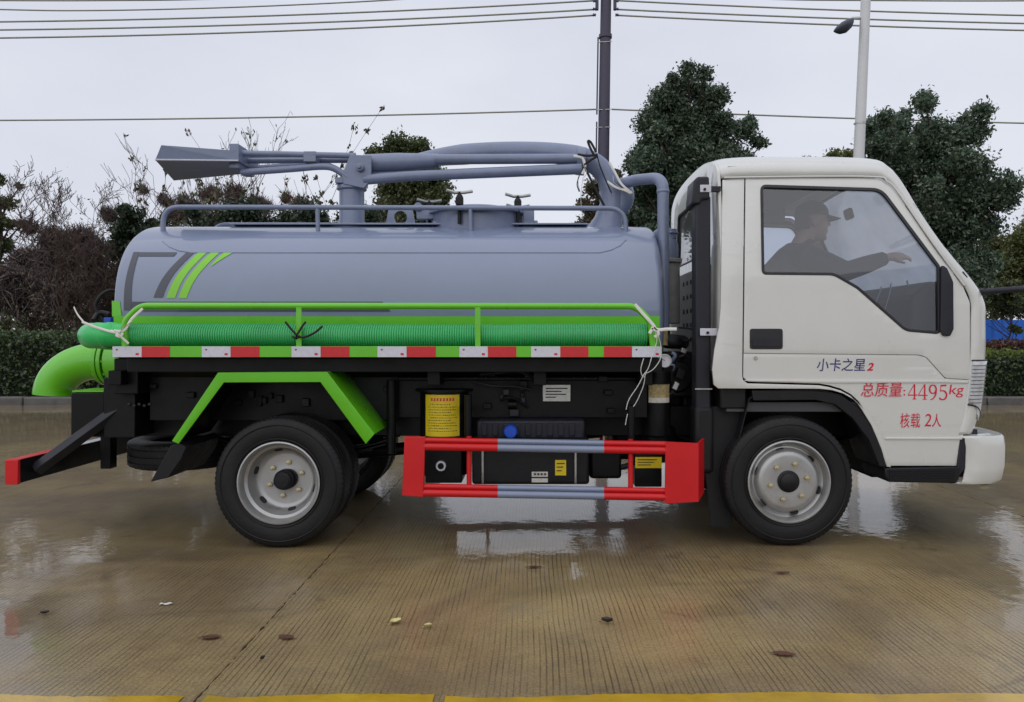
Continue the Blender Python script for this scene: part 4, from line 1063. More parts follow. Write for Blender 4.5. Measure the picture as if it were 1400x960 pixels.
# side guards
for sg in (1, -1):
    f = (lambda y: y) if sg > 0 else (lambda y: 2 * YC - y)
    Yg = -.07
    def G(px, py, y=Yg): p = W(px, py, Yg); return (p[0], f(y), p[2])
    g0 = MB(); g0.prism([G(553, 597)[::2], G(581, 597.5)[::2], G(579, 680)[::2], G(549.5, 678)[::2]], f(Yg), f(Yg + .03))
    guard = tp(g0, 'side_guard', M['red'], bevel=.004)
    # front plate folds inwards
    a0, a1, a2, a3 = G(910, 604), G(955, 606), G(955, 686), G(909, 688.5)
    e1 = (a1[0] + .07, f(Yg + .16), a1[2] + .006); e2 = (a2[0] + .07, f(Yg + .16), a2[2] + .02)
    tp(MB().add([a0, a1, a2, a3, e1, e2], [(0, 1, 2, 3), (1, 4, 5, 2)]), 'guard_end_plate', M['red'], guard, solid=.012)
    def railbar(ya, yb, m, x0, x1):
        t0, t1 = (x0 - 579) / (911 - 579), (x1 - 579) / (911 - 579)
        for (d, r) in ((-3.6, .0165), (5.2, .0235)):
            p0 = G(x0, ya + (yb - ya) * t0 + d, Yg + .022); p1 = G(x1, ya + (yb - ya) * t1 + d, Yg + .022)
            tp(MB().tube([p0, p1], r, 14), 'guard_bar', m, guard, smooth=60)
    for ya, yb in ((606, 611.5), (669.5, 675.5)):
        railbar(ya, yb, M['red'], 578, 680.5); railbar(ya, yb, M['tank'], 680.5, 826); railbar(ya, yb, M['red'], 826, 912)
    for px in (640.5, 863.5):
        tp(MB().tube([G(px, 598 if px < 700 else 602, Yg + .045), G(px, 672, Yg + .045)], .0155, 10), 'guard_upright', M['red'], guard, smooth=60)
# ---------------------------------------------------------------- wheel arch fender at the rear
for sg in (1, -1):
    f = (lambda y: y) if sg > 0 else (lambda y: 2 * YC - y)
    Yf = -.06
    def Gx(px, py): p = W(px, py, Yf); return (p[0], p[2])
    outer = [Gx(235, 603), Gx(298, 509.5), Gx(447, 508.5), Gx(512, 593.5)]
    inner = [Gx(244, 607), Gx(306, 523), Gx(438, 522.5), Gx(500, 607)]
    mb = MB()
    for i in range(3):
        mb.add([(outer[i][0], f(Yf), outer[i][1]), (outer[i + 1][0], f(Yf), outer[i + 1][1]), (inner[i + 1][0], f(Yf), inner[i + 1][1]), (inner[i][0], f(Yf), inner[i][1])], [(0, 1, 2, 3)])
        mb.add([(outer[i][0], f(Yf), outer[i][1]), (outer[i + 1][0], f(Yf), outer[i + 1][1]), (outer[i + 1][0], f(.46), outer[i + 1][1]), (outer[i][0], f(.46), outer[i][1])], [(3, 2, 1, 0)])
    me = bpy.data.meshes.new('fender'); me.from_pydata(mb.v, [], mb.f); bm = bmesh.new(); bm.from_mesh(me); bmesh.ops.remove_doubles(bm, verts=bm.verts, dist=1e-4); bmesh.ops.recalc_face_normals(bm, faces=bm.faces); bm.to_mesh(me); bm.free()
    fen = link('fender', me, M['green'], None, solid=.006, bevel=.004); fen.parent = truck; fen.matrix_parent_inverse = Matrix.Translation((0, -.9, 0))
    for i in range(3):
        dx, dz = outer[i + 1][0] - outer[i][0], outer[i + 1][1] - outer[i][1]; L_ = math.hypot(dx, dz); nx, nz = dz / L_ * .009, -dx / L_ * .009
        tp(MB().add([(outer[i][0] + nx, f(Yf + .01), outer[i][1] + nz), (outer[i + 1][0] + nx, f(Yf + .01), outer[i + 1][1] + nz), (outer[i + 1][0] + nx, f(.45), outer[i + 1][1] + nz), (outer[i][0] + nx, f(.45), outer[i][1] + nz)], [(0, 1, 2, 3)]), 'fender_black_underside', M['black'], fen)  # black sheet colouring the underside of the green fender
    P_ = [Gx(243, 606), Gx(231, 610), Gx(203, 660), Gx(228, 654), Gx(246, 628), Gx(252, 612)]
    tp(MB().prism(P_, f(Yf + .02), f(.44)), 'mud_flap', M['plastic'], fen, bevel=.004)
# ---------------------------------------------------------------- rear underrun bar, boxes, spare wheel
bar = tp(MB().bb(-3.13, -3.06, .0, 1.80, .38, .52), 'rear_bar', M['black'], bevel=.006)
for y0 in (-.003, 1.779):
    tp(MB().bb(-3.1335, -3.0565, y0, y0 + .024, .3765, .5235), 'red_end', M['red'], bar, bevel=.003)
tp(MB().bb(-3.132, -3.058, .024, .46, .5215, .5245), 'red_tape', M['red'], bar); tp(MB().bb(-3.132, -3.058, .60, 1.4, .5215, .5245), 'white_tape_and_sheen', M['whitetape_sheen'], bar)  # white top strip is the bar's wet sheen put into colour
for yy in (.30, 1.50):
    tp(MB().add([(p.x, p.y, p.z) for p in (B(55, 637, yy - .3), B(72, 646, yy - .3))], []) if False else MB().tube([(-3.05, yy - .15, .44), (-2.62, yy, .80)], .042, 4), 'brace', M['navyplastic'], bevel=.003)
bxo = tp(MB().bb(-2.93, -2.72, .30, .55, .62, .90), 'tool_box', M['black'], bevel=.006)
tp(MB().bb(-2.925, -2.725, .305, .545, .905, .915), 'box_lid', M['green'], bxo)
tp(MB().bb(-2.70, -2.50, .26, .5, .62, 1.0).bb(-2.6, -2.45, .2, .5, .9, 1.12), 'rear_frame', M['black'], bevel=.006)
for yy in (.62, 1.1): tp(MB().bb(-2.93, -2.86, yy, yy + .08, .36, .66), 'bar_hanger', M['black'], bevel=.004)
for k in range(5):
    p = B(176 + k * 7, 553 + (k % 2) * 2, .25); tp(MB().lathe([(0, -.012), (.010, -.008), (.010, .0)], (p.x, .259, p.z), 'y', 6), 'bolt', M['navyplastic'])
def tyre_profile(r, w, rin):
    h = w / 2
    return [(rin, -h * .72), (rin + .012, -h * .86), (rin + .03, -h * .93), (rin + .06, -h), (r - .055, -h * .985), (r - .028, -h * .93), (r - .010, -h * .84), (r - .0015, -h * .74),
            (r, -h * .52), (r - .009, -h * .5), (r - .009, -h * .44), (r, -h * .42), (r, -h * .06), (r - .009, -h * .04), (r - .009, h * .04), (r, h * .06), (r, h * .42), (r - .009, h * .44), (r - .009, h * .5), (r, h * .52),
            (r - .0015, h * .74), (r - .010, h * .84), (r - .028, h * .93), (r - .055, h * .985), (rin + .06, h), (rin + .03, h * .93), (rin + .012, h * .86), (rin, h * .72)]
def notch(i, k, r):
    if i in (6, 7, 20, 21): return r - (.004 if k % 3 == 2 else 0)
    if i in (8, 11, 16, 19): return r - (.003 if k % 3 == 2 else 0)
    return r
tyre_me = None
def make_tyre(name, parent, x, y, z, axis='y', w=.195, r=.388, rin=.238):
    mb = MB(); mb.lathe(tyre_profile(r, w, rin), (x, y, z), axis, 228, mod=notch)
    o = tp(mb, name, M['rubber'], parent, smooth=38)
    if axis == 'y':     # raised rings on the sidewalls
        for sgn in (-1, 1):
            for rr_ in (.262, .345):
                mb = MB(); h = sgn * w / 2; yy_ = y + h * (1.0 if rr_ > .3 else .985)
                mb.lathe([(rr_ - .004, 0), (rr_, sgn * .0035), (rr_ + .004, 0)], (x, yy_, z), 'y', 72); tp(mb, 'sidewall_ring', M['rubber'], parent, smooth=60)
    return o
def make_wheel(x, ynear, kind, far=False):
    """ynear: outer face of the tyre; kind front/rear"""
    sg = -1 if far else 1; w = .195; z = .388
    yc = ynear + sg * w / 2
    root_m = MB()
    if kind == 'rear':
        pr = [(.243, .022), (.247, .012), (.246, .004), (.238, .002), (.232, .012), (.226, .03), (.220, .05), (.204, .062), (.204, .085), (.196, .10), (.190, .128), (.176, .142), (.165, .150), (.150, .152), (.075, .150), (.06, .148)]
    else:
        pr = [(.246, .022), (.250, .010), (.248, .002), (.240, .0), (.234, .008), (.228, .026), (.220, .050), (.206, .060), (.198, .058), (.190, .045), (.180, .028), (.168, .020), (.150, .017), (.085, .022), (.06, .022)]
    root_m.lathe([(r, sg * h) for r, h in pr], (x, ynear, z), 'y', 72)
    root_m.lathe([(.238, sg * .01), (.238, sg * .19)], (x, ynear, z), 'y', 48)
    wh = tp(root_m, 'wheel', M['rim'], smooth=35)
    make_tyre('tyre', wh, x, yc, z)
    hub = MB()
    if kind == 'rear':
        hub.lathe([(r, sg * h) for r, h in [(.062, .155), (.062, .105), (.052, .095), (.052, .070), (.040, .060), (0, .058)]], (x, ynear, z), 'y', 28)
        dy, br, hr, hd = .150, .103, .183, .134
    else:
        hub.lathe([(r, sg * h) for r, h in [(.066, .03), (.066, .016), (.055, .010), (.052, .0), (.035, -.012), (0, -.014)]], (x, ynear, z), 'y', 28)
        dy, br, hr, hd = .019, .112, .194, .052
    tp(hub, 'hub', M['plastic'], wh, smooth=35)
    for k in range(6):
        a = 2 * math.pi * k / 6 + (.35 if kind == 'rear' else .2)
        cx, cz = x + br * math.cos(a), z + br * math.sin(a)
        tp(MB().lathe([(.0, -sg * .020), (.0155, -sg * .018), (.0155, sg * .004)], (cx, ynear + sg * dy, cz), 'y', 6).lathe([(.0, -sg * .028), (.007, -sg * .027), (.007, 0)], (cx, ynear + sg * dy, cz), 'y', 8), 'lug_nut', M['brass'], wh)
    for k in range(6):
        a = 2 * math.pi * k / 6 + .75
        c_, s_ = math.cos(a), math.sin(a); ta, tb_ = -s_, c_
        pts = []
        for q in range(14):
            b_ = 2 * math.pi * q / 14; u = .026 * math.cos(b_); v = .012 * math.sin(b_)
            rr_ = hr + v; sl = 1.5 if kind == 'rear' else 1.6
            pts.append((x + rr_ * c_ + u * ta, ynear + sg * (hd - v * sl - .004), z + rr_ * s_ + u * tb_))
        tp(MB().add(pts, [tuple(range(14))]), 'vent_hole', M['ink'], wh)
    return wh
WR, WF = W(380, 0, -.02)[0], W(1079.5, 0, .02)[0]
for far in (False, True):
    y_r = -.02 if not far else 1.82
    make_wheel(WR, y_r, 'rear', far)
    iw = tp(MB().lathe([(.243, -.02), (.23, 0), (.2, .06), (.06, .06)], (WR, (.22 if not far else 1.58), .388), 'y', 40), 'inner_wheel', M['rim'], smooth=40)
    make_tyre('tyre', iw, WR, .32 if not far else 1.48, .388)
    make_wheel(WF, .02 if not far else 1.78, 'front', far)
sp_ = tp(MB().lathe([(.24, -.05), (.2, 0), (.05, 0)], (-2.46, YC, .45), 'z', 40), 'spare_wheel', M['rim'], smooth=40)
make_tyre('tyre', sp_, -2.46, YC, .45, 'z')
# ================================================================ cab
def yside(z):
    if z < 1.60: return .03 + .018 * max(0, (1.15 - z) / .6) ** 2
    return .03 + .125 * ((z - 1.60) / .65) ** 1.4
def S(px, py, dy=0.0):
    Y = .05
    for _ in range(6): Y = yside(W(px, py, Y)[2]) + dy
    return W(px, py, Y)
def dens_(lp, step=9.0):
    out = []
    for i in range(len(lp)):
        a, b = lp[i], lp[(i + 1) % len(lp)]; n = max(1, int(math.hypot(b[0] - a[0], b[1] - a[1]) / step))
        out += [(a[0] + (b[0] - a[0]) * k / n, a[1] + (b[1] - a[1]) * k / n) for k in range(n)]
    return out
def panel(name, m, outer, holes=(), parent=None, dy=0.0, thick=.016, bevel=.005, far=False, ncut=26):
    bm = bmesh.new(); es = []
    for lp in [dens_(outer)] + [dens_(h) for h in holes]:
        pts = [S(*p) for p in lp]
        vs = [bm.verts.new((p[0], 0, p[2])) for p in pts]
        es += [bm.edges.new((vs[i], vs[(i + 1) % len(vs)])) for i in range(len(vs))]
    bmesh.ops.triangle_fill(bm, edges=es, use_beauty=True)
    zs = [v.co.z for v in bm.verts]; z0, z1 = min(zs), max(zs)
    for k in range(1, ncut):
        bmesh.ops.bisect_plane(bm, geom=bm.verts[:] + bm.edges[:] + bm.faces[:], dist=1e-5, plane_co=(0, 0, z0 + (z1 - z0) * k / ncut), plane_no=(0, 0, 1))
    bm.normal_update()
    for fc in bm.faces:
        if fc.normal.y > 0: fc.normal_flip()
    for v in bm.verts:
        v.co.y = yside(v.co.z) + dy
        if far: v.co.y = 2 * YC - v.co.y
    if far:
        for fc in bm.faces: fc.normal_flip()
    me = bpy.data.meshes.new(name); bm.to_mesh(me); bm.free()
    o = link(name, me, m, None, smooth=50 if thick else 180, solid=thick, bevel=bevel)
    if parent is None: o.parent = truck; o.matrix_parent_inverse = Matrix.Translation((0, -.9, 0))
    else: o.parent = parent
    return o
def rnd(pts, r, seg=4):
    n = len(pts); out = []
    rs = r if isinstance(r, (list, tuple)) else [r] * n
    for i in range(n):
        p, a, b = Vector(pts[i]), Vector(pts[i - 1]), Vector(pts[(i + 1) % n])
        va, vb = a - p, b - p; ang = va.angle(vb); d = min(rs[i] / max(math.tan(ang / 2), 1e-3), va.length * .48, vb.length * .48)
        p0, p1 = p + va.normalized() * d, p + vb.normalized() * d
        for k in range(seg + 1):
            t = k / seg; q = p0 * (1 - t) ** 2 + p * 2 * t * (1 - t) + p1 * t * t; out.append((q.x, q.y))
    return out
win = rnd([(1040.5, 253.5), (1205, 258.5), (1284, 364), (1285, 456), (1238, 452), (1172, 394), (1140, 375.5), (1042.5, 374.5)], [7, 26, 8, 6, 22, 30, 26, 6], 6)
cx_, cy_ = 1160, 345
def inset(lp, d):
    n = len(lp); out = []
    ar = sum(lp[i][0] * lp[(i + 1) % n][1] - lp[(i + 1) % n][0] * lp[i][1] for i in range(n)); sg = 1 if ar > 0 else -1
    for i in range(n):
        a, b = Vector(lp[i - 1]), Vector(lp[(i + 1) % n]); t = (b - a).normalized(); nr = Vector((-t.y, t.x)) * sg
        out.append((lp[i][0] + nr.x * d, lp[i][1] + nr.y * d))
    return out
crease_pts = [(1016.5, 483), (1255, 485.5), (1266, 488), (1292, 517), (1326, 519.5)]
door_up = rnd([(1019.5, 243), (1198, 243.5), (1222, 259), (1283, 348), (1316, 391), (1326, 414), (1326, 519), (1292.6, 516.8), (1266.4, 487.8), (1255, 485), (1017, 482.8)], [3, 18, 12, 6, 16, 8, .3, 6, 10, 10, .3], 4)
door_lo = [(1017, 483.4), (1254.8, 485.6), (1266, 488.3), (1292.2, 517.4), (1325.6, 519.6), (1323, 560), (1317.5, 593)] + [(1312.5, 637), (1214, 637), (1207, 612), (1194, 580), (1175, 549), (1164, 539), (1150, 531.5), (1135, 527), (1120, 524.5), (1024, 522), (1016.5, 516)]
for far in (False, True):
    door = panel('door', M['white'], door_up, [win], None, 0, .02, .004, far)
    panel('lower_panel', M['white'], door_lo, [], door, .005, .02, .005, far)
    panel('door_trim', M['dash'], inset(door_up, 7), [inset(win, -1.5)], door, .028, .006, 0, far)
    panel('window_seal', M['seal'], inset(win, -1.2), [inset(win, 2.6)], door, -.002, .014, .003, far)
    panel('window_glass', M['glass' if not far else 'glass2'], inset(win, 1.8), [], door, .012, 0, 0, far)
    panel('mirror_base', M['navyplastic'], rnd([(1285.5, 362), (1293, 367), (1301.5, 386), (1302, 450), (1297, 460), (1288, 459), (1284, 452)], [3, 6, 6, 5, 4, 3, 2]), [], door, -.014, .02, .006, far)
    panel('door_handle', M['seal'], rnd([(1025, 449.5), (1070, 449.5), (1070, 477.5), (1025, 477.5)], 4), [], door, -.003, .012, .003, far)
    panel('handle_grip', M['navyplastic'], rnd([(1028, 463), (1067, 463), (1067, 474), (1028, 474)], 3), [], door, -.011, .012, .003, far)
    c = S(1033.5, 490); lk_ = MB().lathe([(0, -.006), (.010, -.006), (.0125, -.001), (.0125, .004)], (c[0], .036 if not far else 2 * YC - .036, c[2]), 'y', 16); tp(lk_, 'lock', M['steel'], door, smooth=40)
    panel('cab_side', M['white'], [(988, 246), (1017.4, 244.5), (1014.6, 514), (1016, 520), (1022, 524.4), (1120, 527), (1134, 529.5), (1149, 534), (1162, 541), (1173, 551), (1192, 582), (1205, 613), (1212, 638), (1218, 638.5), (1212, 617), (1202, 592), (1191, 573), (1180, 558), (1167, 546), (1153, 538), (1138, 533.5), (1120, 531.5), (982, 531), (976, 526), (974, 505), (977, 478), (983, 450), (985.5, 420)], [], None, .0, .02, .004, far)
    # raised ledge lines on the lower door
    panel('ledge', M['white'], [(1018, 519.5), (1290, 520.5), (1323.5, 521.5), (1323.3, 524), (1290, 523), (1136, 523.5), (1018, 520.8)], [], door, -.002, .01, .0015, far, 3)
    panel('ledge', M['white'], [(1210, 598.5), (1315.5, 598.5), (1315.3, 601), (1211, 601)], [], door, -.002, .01, .0015, far, 3)
    # wheel arch liner
    f = (lambda y: y) if not far else (lambda y: 2 * YC - y)
    arc = [(1010, 600), (1024, 545), (1040, 534), (1120, 532.5), (1150, 540), (1176, 560), (1195, 595), (1210, 640)]
    rows = []
    for yy in (.05, .45):
        rows.append([(W(a, b, .05)[0], f(yy), W(a, b, .05)[2]) for a, b in arc])
    tp(MB().grid(rows), 'wheel_arch', M['plastic'], solid=.006)
    tp(MB().prism([(W(a, b, .04)[0], W(a, b, .04)[2]) for a, b in rnd([(1028, 534), (1120, 535), (1152, 541), (1178, 562), (1198, 595), (1213, 638), (1203, 638), (1188, 601), (1166, 572), (1142, 553), (1115, 547), (1030, 548)], [2, 10, 10, 10, 10, 1, 1, 10, 10, 10, 10, 2])], f(.042), f(.085)), 'arch_trim', M['plastic'], bevel=.004)
    # step below the door
    tp(MB().prism([(W(a, b, .05)[0], W(a, b, .05)[2]) for a, b in [(1209, 640), (1313, 638), (1310, 655), (1306, 660.5), (1214, 659), (1209, 650)]], f(.04), f(.36)), 'step', M['plastic'], bevel=.008)
    for i in range(5):
        tp(MB().bb(W(1216, 0, .04)[0], W(1306, 0, .04)[0], f(.034), f(.044), W(0, 643 + i * 3, .04)[2] - .003, W(0, 643 + i * 3, .04)[2] + .003), 'step_rib', M['plastic'])

# front, windscreen frame and roof as one wrapped skin
Bp = [(1312, 594), (1320, 560), (1327, 493), (1328, 440), (1328, 414), (1318.5, 390), (1285, 346.5), (1254, 302), (1225, 258.5), (1212, 247), (1199, 241.8), (1150, 241.2), (1100, 241), (1050, 241), (1005, 241.5), (986, 244)]
off = [(.225, .0), (.235, 0), (.245, 0), (.24, .005), (.225, .02), (.165, .07), (.125, .085), (.11, .10), (.10, .145), (.075, .185), (.05, .20), (.015, .212), (0, .212), (-.005, .212), (-.015, .20), (-.02, .185)]
raw = []
for (p, q) in zip(Bp, off):
    b = S(*p); raw.append((b[0], b[1], b[2], q[0], q[1]))
rows5 = crom(raw, 5)
us = [0, .006, .016, .032, .055, .085, .12, .17, .24, .33, .45, .6, .8, 1.0]
def prow(r, n):
    out = []
    for u in us:
        k = (1 - (1 - u) ** n) ** (1 / n)
        out.append((r[0] + r[3] * k, r[1] + (YC - r[1]) * u, r[2] + r[4] * k))
    return out + [(p[0], 2 * YC - p[1], p[2]) for p in out[-2::-1]]
rows = [prow(r, 2.6) for r in rows5]
nr_ = len(rows); nu = len(rows[0])
i0, i1 = 25, 41         # windscreen rows
skin, wsc, wsr = MB(), MB(), MB()
vs = [p for r in rows for p in r]
skin.v = list(vs); wsc.v = list(vs); wsr.v = list(vs)
for i in range(nr_ - 1):
    for j in range(nu - 1):
        fc = (i * nu + j, i * nu + j + 1, (i + 1) * nu + j + 1, (i + 1) * nu + j)
        jj = min(j, nu - 2 - j)
        if i0 <= i < i1 and jj >= 5: wsc.f.append(fc)
        elif i0 - 1 <= i < i1 + 1 and jj >= 4: wsr.f.append(fc)
        else: skin.f.append(fc)
def clean(mb):
    used = sorted({i for f in mb.f for i in f}); mp_ = {a: b for b, a in enumerate(used)}
    mb.v = [mb.v[i] for i in used]; mb.f = [tuple(mp_[i] for i in f) for f in mb.f]; return mb
cabskin = tp(clean(skin), 'cab_shell', M['white'], smooth=50, solid=.014)
tp(clean(wsc), 'windscreen', M['glass2'], cabskin, smooth=60)
tp(clean(wsr), 'windscreen_seal', M['seal'], cabskin, smooth=60, solid=.01)
# drip rail over the door, black clips on the pillar
dr = [S(a, b, -.008) for a, b in [(990, 243), (1100, 241.5), (1198, 242), (1212, 247.5), (1226, 260), (1256, 304), (1286, 347), (1318, 390)]]
tp(MB().tube(crom(dr, 4), .006, 8), 'drip_rail', M['white'], cabskin, smooth=60)
for a, b in ((1250, 283), (1319, 377)):
    c = Vector(S(a, b)); tp(MB().box((c.x, c.y + .05, c.z), (.05, .08, .035), Matrix.Rotation(R(52), 3, 'Y')), 'wiper_end', M['seal'], cabskin, bevel=.006)
# rear wall with window and perforated panel
RX = rows[-1][0][0] - .004
bm = bmesh.new(); es = []
def yz_loop(pts):
    v = [bm.verts.new((0, p[0], p[1])) for p in pts]; return [bm.edges.new((v[i], v[(i + 1) % len(v)])) for i in range(len(v))]
zt = rows[-1][-1][2]
es += yz_loop([(p[1], p[2]) for p in rows[-1]] + [(1.72, 1.85), (1.76, 1.6), (1.765, 1.0), (.035, 1.0), (.04, 1.6), (.08, 1.85)])
rwin = rnd([(.36, 1.80), (1.44, 1.80), (1.38, 2.20), (.42, 2.20)], .05)
es += yz_loop(rwin)
bmesh.ops.triangle_fill(bm, edges=es, use_beauty=True)
for v in bm.verts: v.co.x = RX
me = bpy.data.meshes.new('rear_wall'); bm.to_mesh(me); bm.free()
rw = link('rear_wall', me, M['white'], None, solid=.02, bevel=.006); rw.parent = truck; rw.matrix_parent_inverse = Matrix.Translation((0, -.9, 0))
n = len(rwin)
tp(MB().add([(RX - .004, a, b) for a, b in rwin], [tuple(range(n))]), 'rear_glass', M['glass2'], rw)
tp(MB().tube([(RX - .008, a, b) for a, b in rwin] + [(RX - .008,) + tuple(rwin[0])], .014, 6, cap=False), 'rear_window_seal', M['seal'], rw, smooth=60)
tp(MB().tube([(RX + .02, a, b) for a, b in rwin] + [(RX + .02,) + tuple(rwin[0])], .03, 6, cap=False), 'rear_window_seal', M['seal'], rw, smooth=60)
eng = tp(MB().bb(RX - .05, RX - .012, .30, 1.50, 1.10, 1.72), 'engine_panel', M['greyback'], rw, bevel=.01)
dot = None
for i in range(5):
    for j in range(6):
        tp(MB().cyl((RX - .056, .4 + j * .12, 1.64 - i * .1), (RX - .045, .4 + j * .12, 1.64 - i * .1), .016, n=8), 'vent_dot', M['ink'], eng)
tp(MB().bb(RX + .02, 2.62, .09, 1.71, .80, .86), 'cab_floor', M['dash'], bevel=.004)
tp(MB().bb(RX - .02, RX + .14, .08, 1.72, .82, 1.05), 'cab_base', M['plastic'], bevel=.01)
# interior
tp(MB().bb(RX + .06, 2.0, .22, 1.58, 2.285, 2.30), 'headliner', M['liner'], bevel=.004)
for y_ in (.17, 1.615): tp(MB().bb(RX + .05, 2.06, y_, y_ + .015, 2.19, 2.31), 'headliner_side', M['liner'])
tp(MB().bb(RX + .03, RX + .045, .12, 1.68, .9, 1.79), 'rear_trim', M['dash'])
tp(MB().bb(RX + .03, RX + .06, .22, 1.58, 2.19, 2.34), 'rear_trim', M['liner'])
tp(MB().prism([(2.28, .86), (2.66, .86), (2.70, 1.50), (2.60, 1.58), (2.44, 1.60), (2.33, 1.50), (2.31, 1.2)], .13, 1.67), 'dashboard', M['dash'], bevel=.03, seg=3)
for yy in (.48, 1.32):
    st = tp(MB().bb(1.28, 1.86, yy - .26, yy + .26, 1.02, 1.20), 'seat', M['seat'], bevel=.05, seg=3)
    tp(MB().box((1.36, yy, 1.50), (.15, .48, .68), Matrix.Rotation(R(-12), 3, 'Y')), 'backrest', M['seat'], st, bevel=.05, seg=3)
    tp(MB().box((1.28, yy, 1.93), (.09, .24, .16), Matrix.Rotation(R(-12), 3, 'Y')), 'headrest', M['seat'], st, bevel=.03, seg=3)
sw = MB(); cw = Vector((2.22, 1.32, 1.56)); ax = Vector((-.55, 0, .83)).normalized(); e1 = Vector((0, 1, 0)); e2 = ax.cross(e1)
sw.tube([cw + (e1 * math.cos(a) + e2 * math.sin(a)) * .21 for a in [2 * math.pi * k / 36 for k in range(37)]], .016, 8, cap=False)
for a in (.3, 2.84, 4.7): sw.tube([cw - ax * .03, cw + (e1 * math.cos(a) + e2 * math.sin(a)) * .21], .014, 8)
sw.tube([cw - ax * .02, cw - ax * .5], .03, 12)
tp(sw, 'steering_wheel', M['plastic'], smooth=60)
for i, (p, q) in enumerate((((1205, 392), (1185, 440)), ((1218, 388), (1207, 432)), ((1240, 384), (1238, 420)))):
    a, b = B(p[0], p[1], .38), B(q[0], q[1], .34)
    tp(MB().tube(crom([a, a.lerp(b, .4) + Vector((.01, 0, .01)), b], 3), [.012, .010, .008, .007, .006, .006, .005], 5, flat=.3), 'plastic_cover', M['film'])
tp(MB().tube(crom([B(1165, 300, 1.45), B(1168, 310, 1.45), B(1169, 330, 1.45)], 3), .02, 6), 'grab_handle', M['seal'])
mr_ = [B(1233, 290, .9), B(1228, 306, .9), B(1234, 320, .9), B(1247, 322, .9)]
tp(MB().box((2.28, .92, 2.14), (.03, .12, .08), Matrix.Rotation(R(-15), 3, 'Y')), 'rear_view_mirror', M['seal'], bevel=.02)
# headlight, corner panel, bumper
def frontpt(y_px, u, dx=0.0):
    """point on the wrapped skin at image height y_px (front part) and share u of the half width"""
    z = S(1325, y_px)[2]
    best = min(range(0, 24), key=lambda i: abs(rows5[i][2] - z)); r = rows5[best]
    i2 = min(best + 1, 23) if rows5[best][2] < z else max(best - 1, 0); r2 = rows5[i2]
    t = 0 if abs(r2[2] - r[2]) < 1e-6 else max(0, min(1, (z - r[2]) / (r2[2] - r[2])))
    q = [r[k] + (r2[k] - r[k]) * t for k in range(5)]
    k = (1 - (1 - u) ** 2.6) ** (1 / 2.6)
    return (q[0] + q[3] * k + dx, q[1] + (YC - q[1]) * u - dx * .6 * (1 - u) ** 6, z)
for far in (False, True):
    mir = (lambda p: p) if not far else (lambda p: (p[0], 2 * YC - p[1], p[2]))
    ul = [.0, .006, .016, .032, .055, .085, .12, .17, .24, .30]
    rws = []
    for k, yy in enumerate(np.linspace(494, 572, 14)):
        sh = max(0, (yy - 552) / 20) ** 1.2
        rws.append([mir(frontpt(yy, u if u > sh * .05 else sh * .05, .010)) for u in ul])
    hl = tp(MB().grid(rws), 'headlight', M['lens'], smooth=60, solid=.02)
    for yy in np.linspace(500, 551, 11):
        tp(MB().tube([mir(frontpt(yy, u, .0105)) for u in ul], .0022, 6), 'lens_rib', M['darkgrey'], hl, smooth=60)
    tp(MB().tube([mir(frontpt(493, u, .006)) for u in ul], .005, 6), 'light_gap', M['seal'], hl)
    tp(MB().tube([mir(frontpt(553 + 20 * min(1, (u / .1)) ** .8, u, .008)) for u in ul], .005, 6), 'light_gap', M['seal'], hl)
# bumper wrapping round the front
rws = []
BY = [.035, .036, .05, .085, .14, .22, .34, .55, .9]
BXo = [2.60, 2.70, 2.795, 2.86, 2.90, 2.93, 2.95, 2.965, 2.97]
for z, d in ((W(0, 594, .05)[2], -.20), (W(0, 595, .05)[2], -.08), (W(0, 597, .05)[2], -.035), (W(0, 597, .05)[2] + .004, -.012), (W(0, 599, .05)[2], .0), (W(0, 612, .05)[2], .008), (W(0, 640, .05)[2], .004), (W(0, 657, .05)[2], -.01), (W(0, 662, .05)[2], -.03), (W(0, 662, .05)[2], -.08)):
    half = [(x + d, y - min(d, 0) * .4 + 0, z) for x, y in zip(BXo, BY)]
    rws.append(half + [(p[0], 2 * YC - p[1], p[2]) for p in half[-2::-1]])
bump = tp(MB().grid(rws), 'bumper', M['white'], smooth=50, solid=.012)
tp(MB().bb(2.50, 2.70, .08, 1.72, W(0, 600, .05)[2], W(0, 588, .05)[2]), 'bumper_gap', M['seal'], bump)
tp(MB().prism([(W(a, b, .05)[0], W(a, b, .05)[2]) for a, b in [(1312, 600), (1321, 600), (1320, 640), (1307, 655), (1308, 640)]], .045, .25), 'bumper_end', M['navyplastic'], bump, bevel=.004)
tp(MB().bb(2.15, 2.85, .30, 1.5, .36, .62), 'front_frame', M['black'], bevel=.02)
# mirror on its arm reaching forward (the mirror itself is out of the picture)
ma = [B(1330, 402, .2), B(1345, 399, .12), B(1400, 395, .0), Vector((3.35, -.12, 1.56)), Vector((3.45, -.16, 1.50))]
mo = tp(MB().tube(crom(ma, 5), .018, 10), 'mirror_arm', M['navyplastic'], smooth=60)
tp(MB().box((3.47, -.17, 1.36), (.07, .2, .34)), 'mirror_head', M['navyplastic'], mo, bevel=.03, seg=3)
c = B(1337, 401, .2); tp(MB().box(tuple(c), (.05, .06, .06)), 'mirror_mount', M['seal'], mo, bevel=.01)
